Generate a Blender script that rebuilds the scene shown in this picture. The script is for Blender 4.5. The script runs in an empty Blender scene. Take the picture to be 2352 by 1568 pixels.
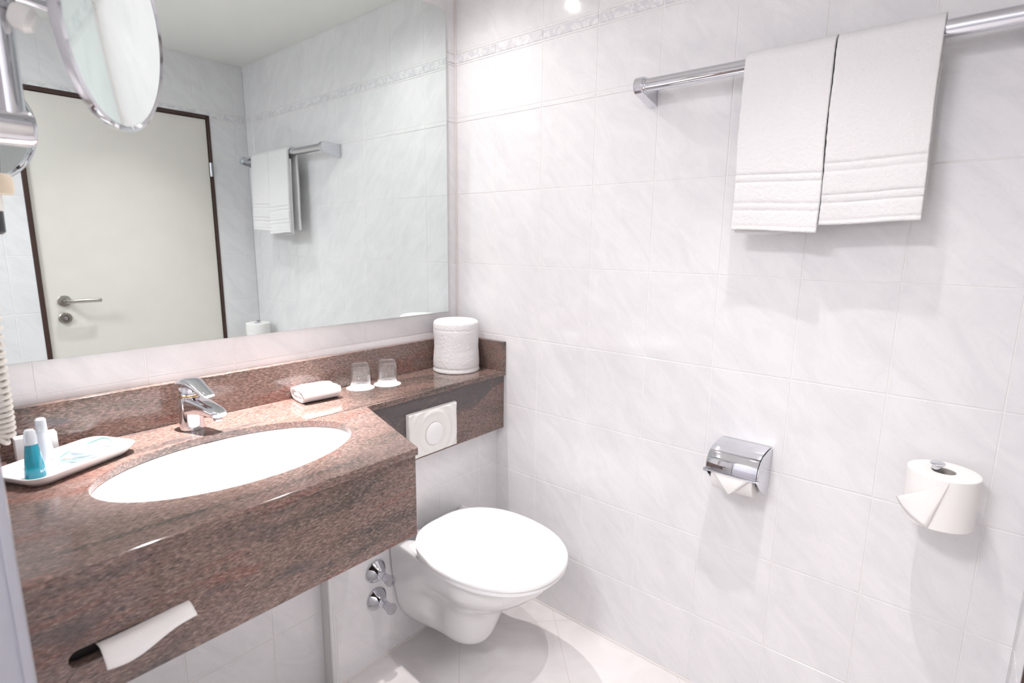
import bpy, bmesh, math, random
from math import sin, cos, pi, sqrt, radians
from mathutils import Vector, Matrix, noise
from mathutils.geometry import tessellate_polygon

random.seed(4)
scn = bpy.context.scene
col = scn.collection

# ------------------------------------------------------------------ camera
cam_d = bpy.data.cameras.new('camera')
cam = bpy.data.objects.new('camera', cam_d)
col.objects.link(cam)
CR = Matrix(((0.6447, -0.7644, 0.0104), (-0.13, -0.1231, -0.9838), (0.7533, 0.6329, -0.1787)))  # rows: right, down, forward
right, down, fwd = [Vector(r).normalized() for r in CR]
m = Matrix((right, -down, -fwd)).transposed().to_4x4()
m.translation = Vector((-1.4694, -1.5118, 1.3144))
cam.matrix_world = m
cam_d.sensor_width = 36.0
cam_d.lens = 1254.2156 / 2352 * 36.0
cam_d.clip_start = 0.02
cam_d.dof.use_dof = True
cam_d.dof.focus_distance = 1.45
cam_d.dof.aperture_fstop = 3.2
scn.camera = cam

# ------------------------------------------------------------------ world, exposure
w = bpy.data.worlds.new('world'); scn.world = w; w.use_nodes = True
w.node_tree.nodes['Background'].inputs[0].default_value = (0.9, 0.93, 1.0, 1)
w.node_tree.nodes['Background'].inputs[1].default_value = 0.3
scn.view_settings.view_transform = 'Standard'
scn.view_settings.look = 'None'
scn.view_settings.exposure = 0.11
scn.view_settings.gamma = 1.0
scn.view_settings.use_curve_mapping = False

CEIL = 2.227
BACK = -1.672
MIRY = -0.012      # front face of the wall mirror

LEFT = -1.400      # inner face of the short wall left of the vanity

# ------------------------------------------------------------------ lights (recessed halogen spots, and an added, unseen fill lamp over the shower side)
def spot(x, y, power, angle, blend, size=0.028, z=CEIL - 0.012, color=(1.0, 0.955, 0.955), aim=None):
    d = bpy.data.lights.new('halogen_bulb', 'SPOT'); d.energy = power; d.color = color
    d.spot_size = radians(angle); d.spot_blend = blend; d.shadow_soft_size = size
    o = bpy.data.objects.new('halogen_bulb', d); col.objects.link(o); o.location = (x, y, z)
    if aim:
        o.rotation_euler = (Vector(aim) - Vector((x, y, z))).to_track_quat('-Z', 'Y').to_euler()
    return o
LAMPS = [(-0.43, -0.20), (-0.60, -1.22), (-0.92, -0.135)]     # above the toilet, in front of the door, above the washbasin
#        wide spill (power, angle)  bright beam (power, angle)
BEAMS = [((13, 156), (58, 52)), ((23, 90), (28, 62)), ((9, 120), (400, 40))]
for (x, y), (sp_w, sp_a), (bm_w, bm_a) in [(L, *B) for L, B in zip(LAMPS, BEAMS)]:
    spot(x, y, sp_w, sp_a, 0.9, 0.012); spot(x, y, bm_w, bm_a, 1.0, 0.012)
d = bpy.data.lights.new('added_fill_light', 'AREA'); d.energy = 21; d.shape = 'DISK'; d.size = 0.36; d.color = (0.97, 0.97, 1.0)  # added area light, fills the room from the camera side
o = bpy.data.objects.new('added_fill_light', d); col.objects.link(o); o.location = (-1.9, -1.0, CEIL - 0.09)

# ------------------------------------------------------------------ helpers
def link_mesh(name, verts, faces, mat, parent=None, loc=None, smooth=True, attrs=None):
    off = Vector(parent_world(parent)) if parent else (Vector(loc) if loc else Vector((0, 0, 0)))
    me = bpy.data.meshes.new(name)
    me.from_pydata([tuple(Vector(v) - off) for v in verts], [], faces)
    me.validate(); me.update()
    if smooth is True:
        for p in me.polygons: p.use_smooth = True
    me.materials.append(mat)
    ob = bpy.data.objects.new(name, me); col.objects.link(ob)
    if parent: ob.parent = parent
    elif loc: ob.location = loc
    if smooth == 'auto' :
        for p in me.polygons: p.use_smooth = True
        mark_sharp(me, 35)
    return ob
def mark_sharp(me, deg):
    bm = bmesh.new(); bm.from_mesh(me)
    for e in bm.edges:
        if len(e.link_faces) == 2 and e.calc_face_angle(0) > radians(deg): e.smooth = False
    bm.to_mesh(me); bm.free()
def parent_world(p):
    v = Vector((0, 0, 0))
    while p: v += p.location; p = p.parent
    return v
def fix_normals(ob):
    bm = bmesh.new(); bm.from_mesh(ob.data); bmesh.ops.recalc_face_normals(bm, faces=bm.faces); bm.to_mesh(ob.data); bm.free()
def thing(name, label, cat, loc, group=None):
    o = bpy.data.objects.new(name, None); col.objects.link(o); o.location = loc
    o.empty_display_size = 0.05
    o['label'] = label; o['category'] = cat
    if group: o['group'] = group
    return o
def tag(o, label, cat, group=None):
    o['label'] = label; o['category'] = cat
    if group: o['group'] = group
    return o
def struct(o):
    o['kind'] = 'structure'; return o
def bevel(o, wd, seg=2, ang=35):
    b = o.modifiers.new('bevel', 'BEVEL'); b.width = wd; b.segments = seg; b.limit_method = 'ANGLE'; b.angle_limit = radians(ang)
    b.harden_normals = False
    return o
def box_vf(x0, x1, y0, y1, z0, z1):
    v = [(x0, y0, z0), (x1, y0, z0), (x1, y1, z0), (x0, y1, z0), (x0, y0, z1), (x1, y0, z1), (x1, y1, z1), (x0, y1, z1)]
    f = [(0, 3, 2, 1), (4, 5, 6, 7), (0, 1, 5, 4), (1, 2, 6, 5), (2, 3, 7, 6), (3, 0, 4, 7)]
    return v, f
def box(name, x0, x1, y0, y1, z0, z1, mat, parent=None, loc=None, bev=0.0, seg=2):
    v, f = box_vf(x0, x1, y0, y1, z0, z1)
    o = link_mesh(name, v, f, mat, parent, loc, smooth=False)
    if bev:
        for p in o.data.polygons: p.use_smooth = True
        mark_sharp(o.data, 80) if False else None
        bevel(o, bev, seg); o.modifiers['bevel'].harden_normals = True
    return o
def frame_of(axis):
    a = Vector(axis).normalized()
    t = Vector((0, 0, 1)) if abs(a.z) < 0.9 else Vector((1, 0, 0))
    u = t.cross(a).normalized(); v = a.cross(u)
    return u, v, a
def lathe_vf(prof, origin=(0, 0, 0), axis=(0, 0, 1), n=48, cap=True, wob=None):
    """prof: list of (r, h). Revolved about axis."""
    u, v, a = frame_of(axis); O = Vector(origin)
    V = []; F = []
    idx = []
    for k, (r, h) in enumerate(prof):
        if r < 1e-6:
            idx.append([len(V)]); V.append(O + a * h); continue
        row = []
        for i in range(n):
            t = 2 * pi * i / n
            rr = r * (1 + (wob(t, h) if wob else 0))
            row.append(len(V)); V.append(O + (u * cos(t) + v * sin(t)) * rr + a * h)
        idx.append(row)
    for A, B in zip(idx[:-1], idx[1:]):
        if len(A) == 1 and len(B) == 1: continue
        for i in range(n):
            j = (i + 1) % n
            if len(A) == 1: F.append((A[0], B[j], B[i]))
            elif len(B) == 1: F.append((A[i], A[j], B[0]))
            else: F.append((A[i], A[j], B[j], B[i]))
    if cap:
        if len(idx[0]) > 1: F.append(tuple(reversed(idx[0])))
        if len(idx[-1]) > 1: F.append(tuple(idx[-1]))
    return V, F
def lathe(name, prof, mat, origin=(0, 0, 0), axis=(0, 0, 1), n=48, parent=None, loc=None, cap=True, wob=None, smooth='auto'):
    V, F = lathe_vf(prof, origin, axis, n, cap, wob)
    return link_mesh(name, V, F, mat, parent, loc, smooth)
def tube_vf(pts, rad, n=12, closed=False, cap=True):
    P = [Vector(p) for p in pts]; V = []; F = []; rows = []
    pu = None
    for i, p in enumerate(P):
        if closed: t = (P[(i + 1) % len(P)] - P[i - 1]).normalized()
        else: t = (P[min(i + 1, len(P) - 1)] - P[max(i - 1, 0)]).normalized()
        if pu is None: pu = frame_of(t)[0]
        pu = (pu - t * pu.dot(t)).normalized(); pv = t.cross(pu)
        r = rad[i] if hasattr(rad, '__len__') else rad
        rows.append([len(V) + k for k in range(n)])
        for k in range(n):
            a = 2 * pi * k / n; V.append(p + (pu * cos(a) + pv * sin(a)) * r)
    m_ = len(rows)
    for i in range(m_ if closed else m_ - 1):
        A, B = rows[i], rows[(i + 1) % m_]
        for k in range(n):
            j = (k + 1) % n; F.append((A[k], A[j], B[j], B[k]))
    if cap and not closed:
        F.append(tuple(reversed(rows[0]))); F.append(tuple(rows[-1]))
    return V, F
def tube(name, pts, rad, mat, n=12, parent=None, loc=None, closed=False):
    V, F = tube_vf(pts, rad, n, closed)
    return link_mesh(name, V, F, mat, parent, loc, 'auto')
def slab_vf(outer, holes, h0, h1, mp):
    """flat plate from 2-D outline with holes; mp(u,v,h) -> 3-D"""
    polys = [[Vector((p[0], p[1], 0)) for p in outer]] + [[Vector((p[0], p[1], 0)) for p in h] for h in holes]
    tris = tessellate_polygon(polys)
    flat = [p for poly in polys for p in poly]; n = len(flat)
    V = [mp(p.x, p.y, h0) for p in flat] + [mp(p.x, p.y, h1) for p in flat]
    F = [tuple(t) for t in tris] + [tuple(i + n for i in reversed(t)) for t in tris]
    s = 0
    for poly in polys:
        k = len(poly)
        for i in range(k):
            j = (i + 1) % k; F.append((s + i, s + j, n + s + j, n + s + i))
        s += k
    return V, F
def slab(name, outer, holes, h0, h1, mp, mat, parent=None, loc=None, bev=0.0):
    V, F = slab_vf(outer, holes, h0, h1, mp)
    o = link_mesh(name, V, F, mat, parent, loc, smooth=False); fix_normals(o)
    if bev: bevel(o, bev, 2, 50)
    return o
def grid_faces(nu, nv, wrap_u=False, base=0):
    F = []
    for j in range(nv - 1):
        for i in range(nu if wrap_u else nu - 1):
            a = base + j * nu + i; b = base + j * nu + (i + 1) % nu
            F.append((a, b, b + nu, a + nu))
    return F
def ell(cx, cy, a, b, n=96, p=2.0):
    out = []
    for i in range(n):
        t = 2 * pi * i / n; c, s = cos(t), sin(t)
        out.append((cx + a * math.copysign(abs(c) ** (2 / p), c), cy + b * math.copysign(abs(s) ** (2 / p), s)))
    return out

# ------------------------------------------------------------------ materials
def mat_new(name):
    m = bpy.data.materials.new(name); m.use_nodes = True
    nt = m.node_tree; return m, nt, nt.nodes['Principled BSDF']
def N(nt, t, **kw):
    n = nt.nodes.new(t)
    for k, v in kw.items(): setattr(n, k, v)
    return n
def simple(name, color, rough=0.5, metal=0.0, bump=None, coat=0.0, spec=None, sss=0.0):
    m, nt, b = mat_new(name)
    b.inputs['Base Color'].default_value = (*color, 1); b.inputs['Roughness'].default_value = rough; b.inputs['Metallic'].default_value = metal
    b.inputs['Coat Weight'].default_value = coat
    if spec is not None: b.inputs['Specular IOR Level'].default_value = spec
    # faint procedural tone variation
    geo = N(nt, 'ShaderNodeNewGeometry'); nz = N(nt, 'ShaderNodeTexNoise'); nz.inputs['Scale'].default_value = bump[0] if bump else 14
    nt.links.new(geo.outputs['Position'], nz.inputs['Vector'])
    mix = N(nt, 'ShaderNodeMix', data_type='RGBA'); mix.inputs[6].default_value = (*[c * 0.97 for c in color], 1); mix.inputs[7].default_value = (*[min(1, c * 1.02) for c in color], 1)
    nt.links.new(nz.outputs['Fac'], mix.inputs[0]); nt.links.new(mix.outputs[2], b.inputs['Base Color'])
    if bump:
        nz.inputs['Detail'].default_value = 4
        bp = N(nt, 'ShaderNodeBump'); bp.inputs['Strength'].default_value = bump[1]; bp.inputs['Distance'].default_value = bump[2]
        nt.links.new(nz.outputs['Fac'], bp.inputs['Height']); nt.links.new(bp.outputs['Normal'], b.inputs['Normal'])
    return m
def tile_mat():
    m, nt, b = mat_new('marbled_tile')
    geo = N(nt, 'ShaderNodeNewGeometry'); at = N(nt, 'ShaderNodeAttribute', attribute_name='tile_rand')
    kind = N(nt, 'ShaderNodeAttribute', attribute_name='tile_kind')
    sc = N(nt, 'ShaderNodeVectorMath', operation='SCALE'); sc.inputs['Scale'].default_value = 7.0
    nt.links.new(at.outputs['Vector'], sc.inputs[0])
    add = N(nt, 'ShaderNodeVectorMath', operation='ADD'); nt.links.new(geo.outputs['Position'], add.inputs[0]); nt.links.new(sc.outputs[0], add.inputs[1])
    sp = N(nt, 'ShaderNodeSeparateXYZ'); nt.links.new(add.outputs[0], sp.inputs[0])
    def M_(op, a, b_):
        q = N(nt, 'ShaderNodeMath', operation=op)
        for k, v in ((0, a), (1, b_)):
            if isinstance(v, (int, float)): q.inputs[k].default_value = v
            else: nt.links.new(v, q.inputs[k])
        return q.outputs[0]
    sd = M_('SUBTRACT', sp.outputs[1], sp.outputs[0])
    cmb = N(nt, 'ShaderNodeCombineXYZ')
    nt.links.new(M_('MULTIPLY', M_('ADD', sp.outputs[2], sd), 3.2), cmb.inputs[0]); nt.links.new(M_('MULTIPLY', M_('SUBTRACT', sp.outputs[2], sd), 8.0), cmb.inputs[1])
    nt.links.new(M_('MULTIPLY', at.outputs['Fac'], 9.0), cmb.inputs[2])
    mp = cmb
    n1 = N(nt, 'ShaderNodeTexNoise'); n1.inputs['Scale'].default_value = 1.3; n1.inputs['Detail'].default_value = 7; n1.inputs['Roughness'].default_value = 0.62; n1.inputs['Distortion'].default_value = 1.1
    nt.links.new(mp.outputs[0], n1.inputs['Vector'])
    cr = N(nt, 'ShaderNodeValToRGB'); e = cr.color_ramp.elements
    e[0].position = 0.30; e[0].color = (0.765, 0.755, 0.77, 1); e[1].position = 0.62; e[1].color = (0.84, 0.825, 0.835, 1)
    nt.links.new(n1.outputs['Fac'], cr.inputs['Fac'])
    # thin dark veins
    n2 = N(nt, 'ShaderNodeTexNoise'); n2.inputs['Scale'].default_value = 2.4; n2.inputs['Detail'].default_value = 9; n2.inputs['Distortion'].default_value = 1.8; n2.inputs['Roughness'].default_value = 0.7
    nt.links.new(mp.outputs[0], n2.inputs['Vector'])
    s1 = N(nt, 'ShaderNodeMath', operation='SUBTRACT'); s1.inputs[1].default_value = 0.5; nt.links.new(n2.outputs['Fac'], s1.inputs[0])
    ab = N(nt, 'ShaderNodeMath', operation='ABSOLUTE'); nt.links.new(s1.outputs[0], ab.inputs[0])
    mr = N(nt, 'ShaderNodeMapRange'); mr.inputs[1].default_value = 0.0; mr.inputs[2].default_value = 0.010; mr.inputs[3].default_value = 0.10; mr.inputs[4].default_value = 0.0
    nt.links.new(ab.outputs[0], mr.inputs[0])
    mx = N(nt, 'ShaderNodeMix', data_type='RGBA'); nt.links.new(mr.outputs[0], mx.inputs[0]); nt.links.new(cr.outputs[0], mx.inputs[6]); mx.inputs[7].default_value = (0.34, 0.34, 0.37, 1)
    # grout where kind==1, ornament border where kind==2
    orn = N(nt, 'ShaderNodeTexVoronoi', feature='SMOOTH_F1'); orn.inputs['Scale'].default_value = 55
    mpo = N(nt, 'ShaderNodeMapping'); mpo.inputs['Scale'].default_value = (1, 0.8, 1); nt.links.new(geo.outputs['Position'], mpo.inputs['Vector'])
    nd = N(nt, 'ShaderNodeTexNoise'); nd.inputs['Scale'].default_value = 28; nd.inputs['Distortion'].default_value = 2.5; nd.inputs['Detail'].default_value = 3; nt.links.new(mpo.outputs[0], nd.inputs['Vector'])
    nr = N(nt, 'ShaderNodeMapRange'); nr.inputs[1].default_value = 0.44; nr.inputs[2].default_value = 0.56; nt.links.new(nd.outputs['Fac'], nr.inputs[0])
    om = N(nt, 'ShaderNodeMix', data_type='RGBA'); om.inputs[6].default_value = (0.69, 0.68, 0.71, 1); om.inputs[7].default_value = (0.82, 0.81, 0.82, 1); nt.links.new(nr.outputs[0], om.inputs[0])
    g1 = N(nt, 'ShaderNodeMath', operation='COMPARE'); g1.inputs[1].default_value = 1.0; g1.inputs[2].default_value = 0.3; nt.links.new(kind.outputs['Fac'], g1.inputs[0])
    g2 = N(nt, 'ShaderNodeMath', operation='COMPARE'); g2.inputs[1].default_value = 2.0; g2.inputs[2].default_value = 0.3; nt.links.new(kind.outputs['Fac'], g2.inputs[0])
    m1 = N(nt, 'ShaderNodeMix', data_type='RGBA'); nt.links.new(g2.outputs[0], m1.inputs[0]); nt.links.new(mx.outputs[2], m1.inputs[6]); nt.links.new(om.outputs[2], m1.inputs[7])
    m2 = N(nt, 'ShaderNodeMix', data_type='RGBA'); nt.links.new(g1.outputs[0], m2.inputs[0]); nt.links.new(m1.outputs[2], m2.inputs[6]); m2.inputs[7].default_value = (0.86, 0.835, 0.825, 1)
    nt.links.new(m2.outputs[2], b.inputs['Base Color'])
    rr = N(nt, 'ShaderNodeMapRange'); rr.inputs[3].default_value = 0.09; rr.inputs[4].default_value = 0.8; nt.links.new(g1.outputs[0], rr.inputs[0]); nt.links.new(rr.outputs[0], b.inputs['Roughness'])
    nw = N(nt, 'ShaderNodeTexNoise'); nw.inputs['Scale'].default_value = 9; nt.links.new(add.outputs[0], nw.inputs['Vector'])
    bp = N(nt, 'ShaderNodeBump'); bp.inputs['Strength'].default_value = 0.12; bp.inputs['Distance'].default_value = 0.004
    nt.links.new(nw.outputs['Fac'], bp.inputs['Height']); nt.links.new(bp.outputs[0], b.inputs['Normal'])
    return m
def granite_mat(name='granite', slate=False):
    m, nt, b = mat_new(name)
    geo = N(nt, 'ShaderNodeNewGeometry')
    mp = N(nt, 'ShaderNodeMapping'); mp.inputs['Rotation'].default_value = (0.30, -0.42, 0.36); mp.inputs['Scale'].default_value = (2.2, 8.5, 9.5)
    nt.links.new(geo.outputs['Position'], mp.inputs['Vector'])
    big = N(nt, 'ShaderNodeTexNoise'); big.inputs['Scale'].default_value = 0.95; big.inputs['Detail'].default_value = 6; big.inputs['Roughness'].default_value = 0.6; big.inputs['Distortion'].default_value = 0.9
    nt.links.new(mp.outputs[0], big.inputs['Vector'])
    cr = N(nt, 'ShaderNodeValToRGB'); r = cr.color_ramp; r.elements[0].position = 0.27; r.elements[0].color = (0.055, 0.05, 0.048, 1); r.elements[1].position = 0.80; r.elements[1].color = (0.23, 0.165, 0.14, 1)
    for p, c in ((0.38, (0.135, 0.098, 0.082)), (0.46, (0.200, 0.128, 0.108)), (0.53, (0.195, 0.135, 0.115)), (0.61, (0.225, 0.110, 0.088)), (0.68, (0.165, 0.118, 0.10))):
        q = r.elements.new(p); q.color = (*c, 1)
    nt.links.new(big.outputs['Fac'], cr.inputs['Fac'])
    # elongated grain
    mg = N(nt, 'ShaderNodeMapping'); mg.inputs['Rotation'].default_value = (0.30, -0.42, 0.36); mg.inputs['Scale'].default_value = (110, 330, 330); nt.links.new(geo.outputs['Position'], mg.inputs['Vector'])
    gr = N(nt, 'ShaderNodeTexNoise'); gr.inputs['Scale'].default_value = 1.0; gr.inputs['Detail'].default_value = 3; gr.inputs['Roughness'].default_value = 0.65; nt.links.new(mg.outputs[0], gr.inputs['Vector'])
    gd = N(nt, 'ShaderNodeMapRange'); gd.inputs[1].default_value = 0.36; gd.inputs[2].default_value = 0.47; gd.inputs[3].default_value = 0.72; gd.inputs[4].default_value = 0.0; nt.links.new(gr.outputs['Fac'], gd.inputs[0])
    gl = N(nt, 'ShaderNodeMapRange'); gl.inputs[1].default_value = 0.52; gl.inputs[2].default_value = 0.70; gl.inputs[3].default_value = 0.0; gl.inputs[4].default_value = 0.75; nt.links.new(gr.outputs['Fac'], gl.inputs[0])
    m1 = N(nt, 'ShaderNodeMix', data_type='RGBA'); nt.links.new(gd.outputs[0], m1.inputs[0]); nt.links.new(cr.outputs[0], m1.inputs[6]); m1.inputs[7].default_value = (0.035, 0.033, 0.036, 1)
    m2 = N(nt, 'ShaderNodeMix', data_type='RGBA'); nt.links.new(gl.outputs[0], m2.inputs[0]); nt.links.new(m1.outputs[2], m2.inputs[6]); m2.inputs[7].default_value = (0.42, 0.30, 0.26, 1)
    # darker veins
    vn = N(nt, 'ShaderNodeTexNoise'); vn.inputs['Scale'].default_value = 1.5; vn.inputs['Detail'].default_value = 5; vn.inputs['Distortion'].default_value = 1.4
    mv = N(nt, 'ShaderNodeMapping'); mv.inputs['Location'].default_value = (3.1, 1.7, 0.4); nt.links.new(mp.outputs[0], mv.inputs['Vector']); nt.links.new(mv.outputs[0], vn.inputs['Vector'])
    vs = N(nt, 'ShaderNodeMapRange'); vs.inputs[1].default_value = 0.60; vs.inputs[2].default_value = 0.72; vs.inputs[3].default_value = 0; vs.inputs[4].default_value = 0.62; nt.links.new(vn.outputs['Fac'], vs.inputs[0])
    m3 = N(nt, 'ShaderNodeMix', data_type='RGBA'); nt.links.new(vs.outputs[0], m3.inputs[0]); nt.links.new(m2.outputs[2], m3.inputs[6]); m3.inputs[7].default_value = (0.06, 0.06, 0.065, 1)
    last = m3.outputs[2]
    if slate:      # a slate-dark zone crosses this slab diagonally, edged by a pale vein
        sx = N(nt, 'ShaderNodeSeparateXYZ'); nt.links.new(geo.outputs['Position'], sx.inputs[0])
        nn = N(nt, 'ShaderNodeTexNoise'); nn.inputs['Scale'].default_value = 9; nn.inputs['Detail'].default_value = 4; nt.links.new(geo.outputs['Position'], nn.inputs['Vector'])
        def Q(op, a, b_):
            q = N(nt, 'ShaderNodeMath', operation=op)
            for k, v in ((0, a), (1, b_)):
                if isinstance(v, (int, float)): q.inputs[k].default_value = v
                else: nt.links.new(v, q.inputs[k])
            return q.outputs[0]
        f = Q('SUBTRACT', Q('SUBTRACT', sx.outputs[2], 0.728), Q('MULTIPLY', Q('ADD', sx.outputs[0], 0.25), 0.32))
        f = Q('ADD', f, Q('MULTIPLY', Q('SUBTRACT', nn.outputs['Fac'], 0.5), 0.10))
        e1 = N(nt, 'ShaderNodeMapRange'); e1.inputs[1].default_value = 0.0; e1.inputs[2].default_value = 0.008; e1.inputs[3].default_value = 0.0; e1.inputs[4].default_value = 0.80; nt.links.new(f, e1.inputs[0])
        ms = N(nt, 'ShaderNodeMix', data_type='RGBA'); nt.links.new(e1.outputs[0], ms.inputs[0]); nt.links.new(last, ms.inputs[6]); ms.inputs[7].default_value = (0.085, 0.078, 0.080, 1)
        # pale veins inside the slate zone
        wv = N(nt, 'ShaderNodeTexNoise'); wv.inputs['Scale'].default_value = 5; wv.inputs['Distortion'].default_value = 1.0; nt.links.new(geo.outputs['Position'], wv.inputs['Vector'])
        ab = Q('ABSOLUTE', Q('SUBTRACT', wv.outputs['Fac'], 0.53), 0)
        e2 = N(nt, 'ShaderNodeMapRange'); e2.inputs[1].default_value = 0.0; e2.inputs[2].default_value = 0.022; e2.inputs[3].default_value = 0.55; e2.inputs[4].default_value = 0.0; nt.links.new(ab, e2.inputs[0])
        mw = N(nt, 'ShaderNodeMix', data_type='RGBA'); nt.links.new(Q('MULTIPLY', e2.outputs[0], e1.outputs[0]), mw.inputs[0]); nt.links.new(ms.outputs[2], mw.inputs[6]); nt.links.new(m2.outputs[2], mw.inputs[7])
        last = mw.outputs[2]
    nt.links.new(last, b.inputs['Base Color'])
    b.inputs['Roughness'].default_value = 0.10
    b.inputs['Specular IOR Level'].default_value = 0.6
    return m
def terry_mat(name, col_=(0.80, 0.785, 0.79), scale=420, strength=0.5):
    m, nt, b = mat_new(name)
    geo = N(nt, 'ShaderNodeNewGeometry')
    nz = N(nt, 'ShaderNodeTexNoise'); nz.inputs['Scale'].default_value = scale; nz.inputs['Detail'].default_value = 3; nt.links.new(geo.outputs['Position'], nz.inputs['Vector'])
    n2 = N(nt, 'ShaderNodeTexNoise'); n2.inputs['Scale'].default_value = scale * 0.3; n2.inputs['Detail'].default_value = 2; nt.links.new(geo.outputs['Position'], n2.inputs['Vector'])
    ad = N(nt, 'ShaderNodeMath', operation='ADD'); nt.links.new(nz.outputs['Fac'], ad.inputs[0]); nt.links.new(n2.outputs['Fac'], ad.inputs[1])
    bp = N(nt, 'ShaderNodeBump'); bp.inputs['Strength'].default_value = strength; bp.inputs['Distance'].default_value = 0.003
    nt.links.new(ad.outputs[0], bp.inputs['Height']); nt.links.new(bp.outputs[0], b.inputs['Normal'])
    b.inputs['Base Color'].default_value = (*col_, 1); b.inputs['Roughness'].default_value = 0.95
    b.inputs['Sheen Weight'].default_value = 0.3; b.inputs['Sheen Roughness'].default_value = 0.4
    b.inputs['Specular IOR Level'].default_value = 0.1
    return m
def clear_mat(name, tint=(0.96, 0.98, 0.975), gloss=0.9, ior=1.5, rough=0.02):
    """thin clear glass: fresnel mix of transparent and glossy"""
    m, nt, b = mat_new(name); nt.nodes.remove(b); out = nt.nodes['Material Output']
    tr = N(nt, 'ShaderNodeBsdfTransparent'); tr.inputs[0].default_value = (*tint, 1)
    gs = N(nt, 'ShaderNodeBsdfGlossy'); gs.inputs['Roughness'].default_value = rough; gs.inputs[0].default_value = (gloss, gloss, gloss, 1)
    lw = N(nt, 'ShaderNodeLayerWeight'); lw.inputs[0].default_value = 0.5
    pw = N(nt, 'ShaderNodeMath', operation='POWER'); pw.inputs[1].default_value = 2.6; nt.links.new(lw.outputs['Facing'], pw.inputs[0])
    fr = N(nt, 'ShaderNodeMapRange'); fr.inputs[3].default_value = ((ior - 1) / (ior + 1)) ** 2; fr.inputs[4].default_value = 0.92; nt.links.new(pw.outputs[0], fr.inputs[0])
    mx = N(nt, 'ShaderNodeMixShader'); nt.links.new(fr.outputs[0], mx.inputs[0]); nt.links.new(tr.outputs[0], mx.inputs[1]); nt.links.new(gs.outputs[0], mx.inputs[2]); nt.links.new(mx.outputs[0], out.inputs[0])
    return m
def emit_mat(name, color, s):
    m, nt, b = mat_new(name); b.inputs['Emission Color'].default_value = (*color, 1); b.inputs['Emission Strength'].default_value = s; b.inputs['Base Color'].default_value = (0.9, 0.9, 0.9, 1)
    return m
M_tile = tile_mat()
M_granite = granite_mat()
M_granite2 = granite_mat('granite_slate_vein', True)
M_terry = terry_mat('white_terry')
M_terry2 = terry_mat('white_terry_flat', (0.87, 0.86, 0.865), 300, 0.25)
M_chrome = simple('chrome', (0.70, 0.71, 0.75), 0.06, 1.0)
M_steel = simple('brushed_steel', (0.50, 0.47, 0.43), 0.28, 1.0)
M_ceramic = simple('white_ceramic', (0.83, 0.82, 0.82), 0.06, 0.0, coat=0.4)
M_plastic = simple('white_plastic', (0.86, 0.85, 0.82), 0.25)
M_lid = simple('white_lid_plastic', (0.90, 0.89, 0.89), 0.12)
M_door = simple('cream_door_paint', (0.78, 0.74, 0.685), 0.38)
M_brown = simple('dark_brown_frame', (0.055, 0.026, 0.02), 0.4)
M_ceil = simple('ceiling_paint', (0.85, 0.84, 0.81), 0.9, bump=(3.0, 0.05, 0.01))
M_paper = simple('tissue_paper', (0.88, 0.86, 0.84), 0.9, bump=(260, 0.25, 0.001))
M_card = simple('white_card', (0.88, 0.88, 0.89), 0.6)
M_black = simple('black_plastic', (0.02, 0.02, 0.025), 0.35)
M_cream = simple('cream_plastic', (0.80, 0.68, 0.52), 0.4)
M_cord = simple('white_cord_rubber', (0.80, 0.77, 0.71), 0.42)
M_dark = simple('dark_cavity', (0.02, 0.015, 0.015), 0.6)
M_silicone = simple('silicone_joint', (0.74, 0.70, 0.67), 0.5, bump=(90, 0.3, 0.001))
M_wallpaint = simple('white_wall_paint', (0.72, 0.71, 0.74), 0.5)
M_alu = simple('silver_profile', (0.42, 0.42, 0.46), 0.3, 0.6)
M_gold = simple('brass_ring', (0.62, 0.40, 0.12), 0.2, 1.0)
M_mirror = simple('mirror_glass', (0.79, 0.85, 0.835), 0.0, 1.0)
M_mirror2 = simple('mirror_back_side', (0.66, 0.68, 0.67), 0.02, 1.0)
M_medge = simple('mirror_edge', (0.35, 0.45, 0.40), 0.15)
def frost(name):
    m, nt, b = mat_new(name); b.inputs['Base Color'].default_value = (0.80, 0.85, 0.90, 1); b.inputs['Roughness'].default_value = 0.22
    b.inputs['Transmission Weight'].default_value = 0.45; b.inputs['IOR'].default_value = 1.3; b.inputs['Coat Weight'].default_value = 0.5
    return m
M_glass = clear_mat('clear_glass', (0.99, 0.995, 0.995), 1.0, 1.55)
M_glassdish = clear_mat('dish_glass', (0.965, 0.995, 0.985))
M_dishedge = simple('dish_glass_edge', (0.30, 0.66, 0.60), 0.05)
M_capclear = frost('frosted_cap')
M_knob = clear_mat('clear_knob', (0.78, 0.77, 0.80), 0.95, 1.8, 0.03)
def teal():
    m, nt, b = mat_new('teal_gel')
    b.inputs['Base Color'].default_value = (0.0, 0.30, 0.42, 1); b.inputs['Roughness'].default_value = 0.05
    b.inputs['Transmission Weight'].default_value = 0.35; b.inputs['IOR'].default_value = 1.4; b.inputs['Coat Weight'].default_value = 0.6
    return m
M_teal = teal()
M_lotion = simple('white_lotion_bottle', (0.70, 0.73, 0.80), 0.15)
M_soap = simple('wrapped_soap', (0.62, 0.68, 0.78), 0.2)
M_print = simple('pale_print', (0.93, 0.95, 0.97), 0.4)
M_printgrey = simple('grey_print', (0.45, 0.50, 0.58), 0.5)
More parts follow.
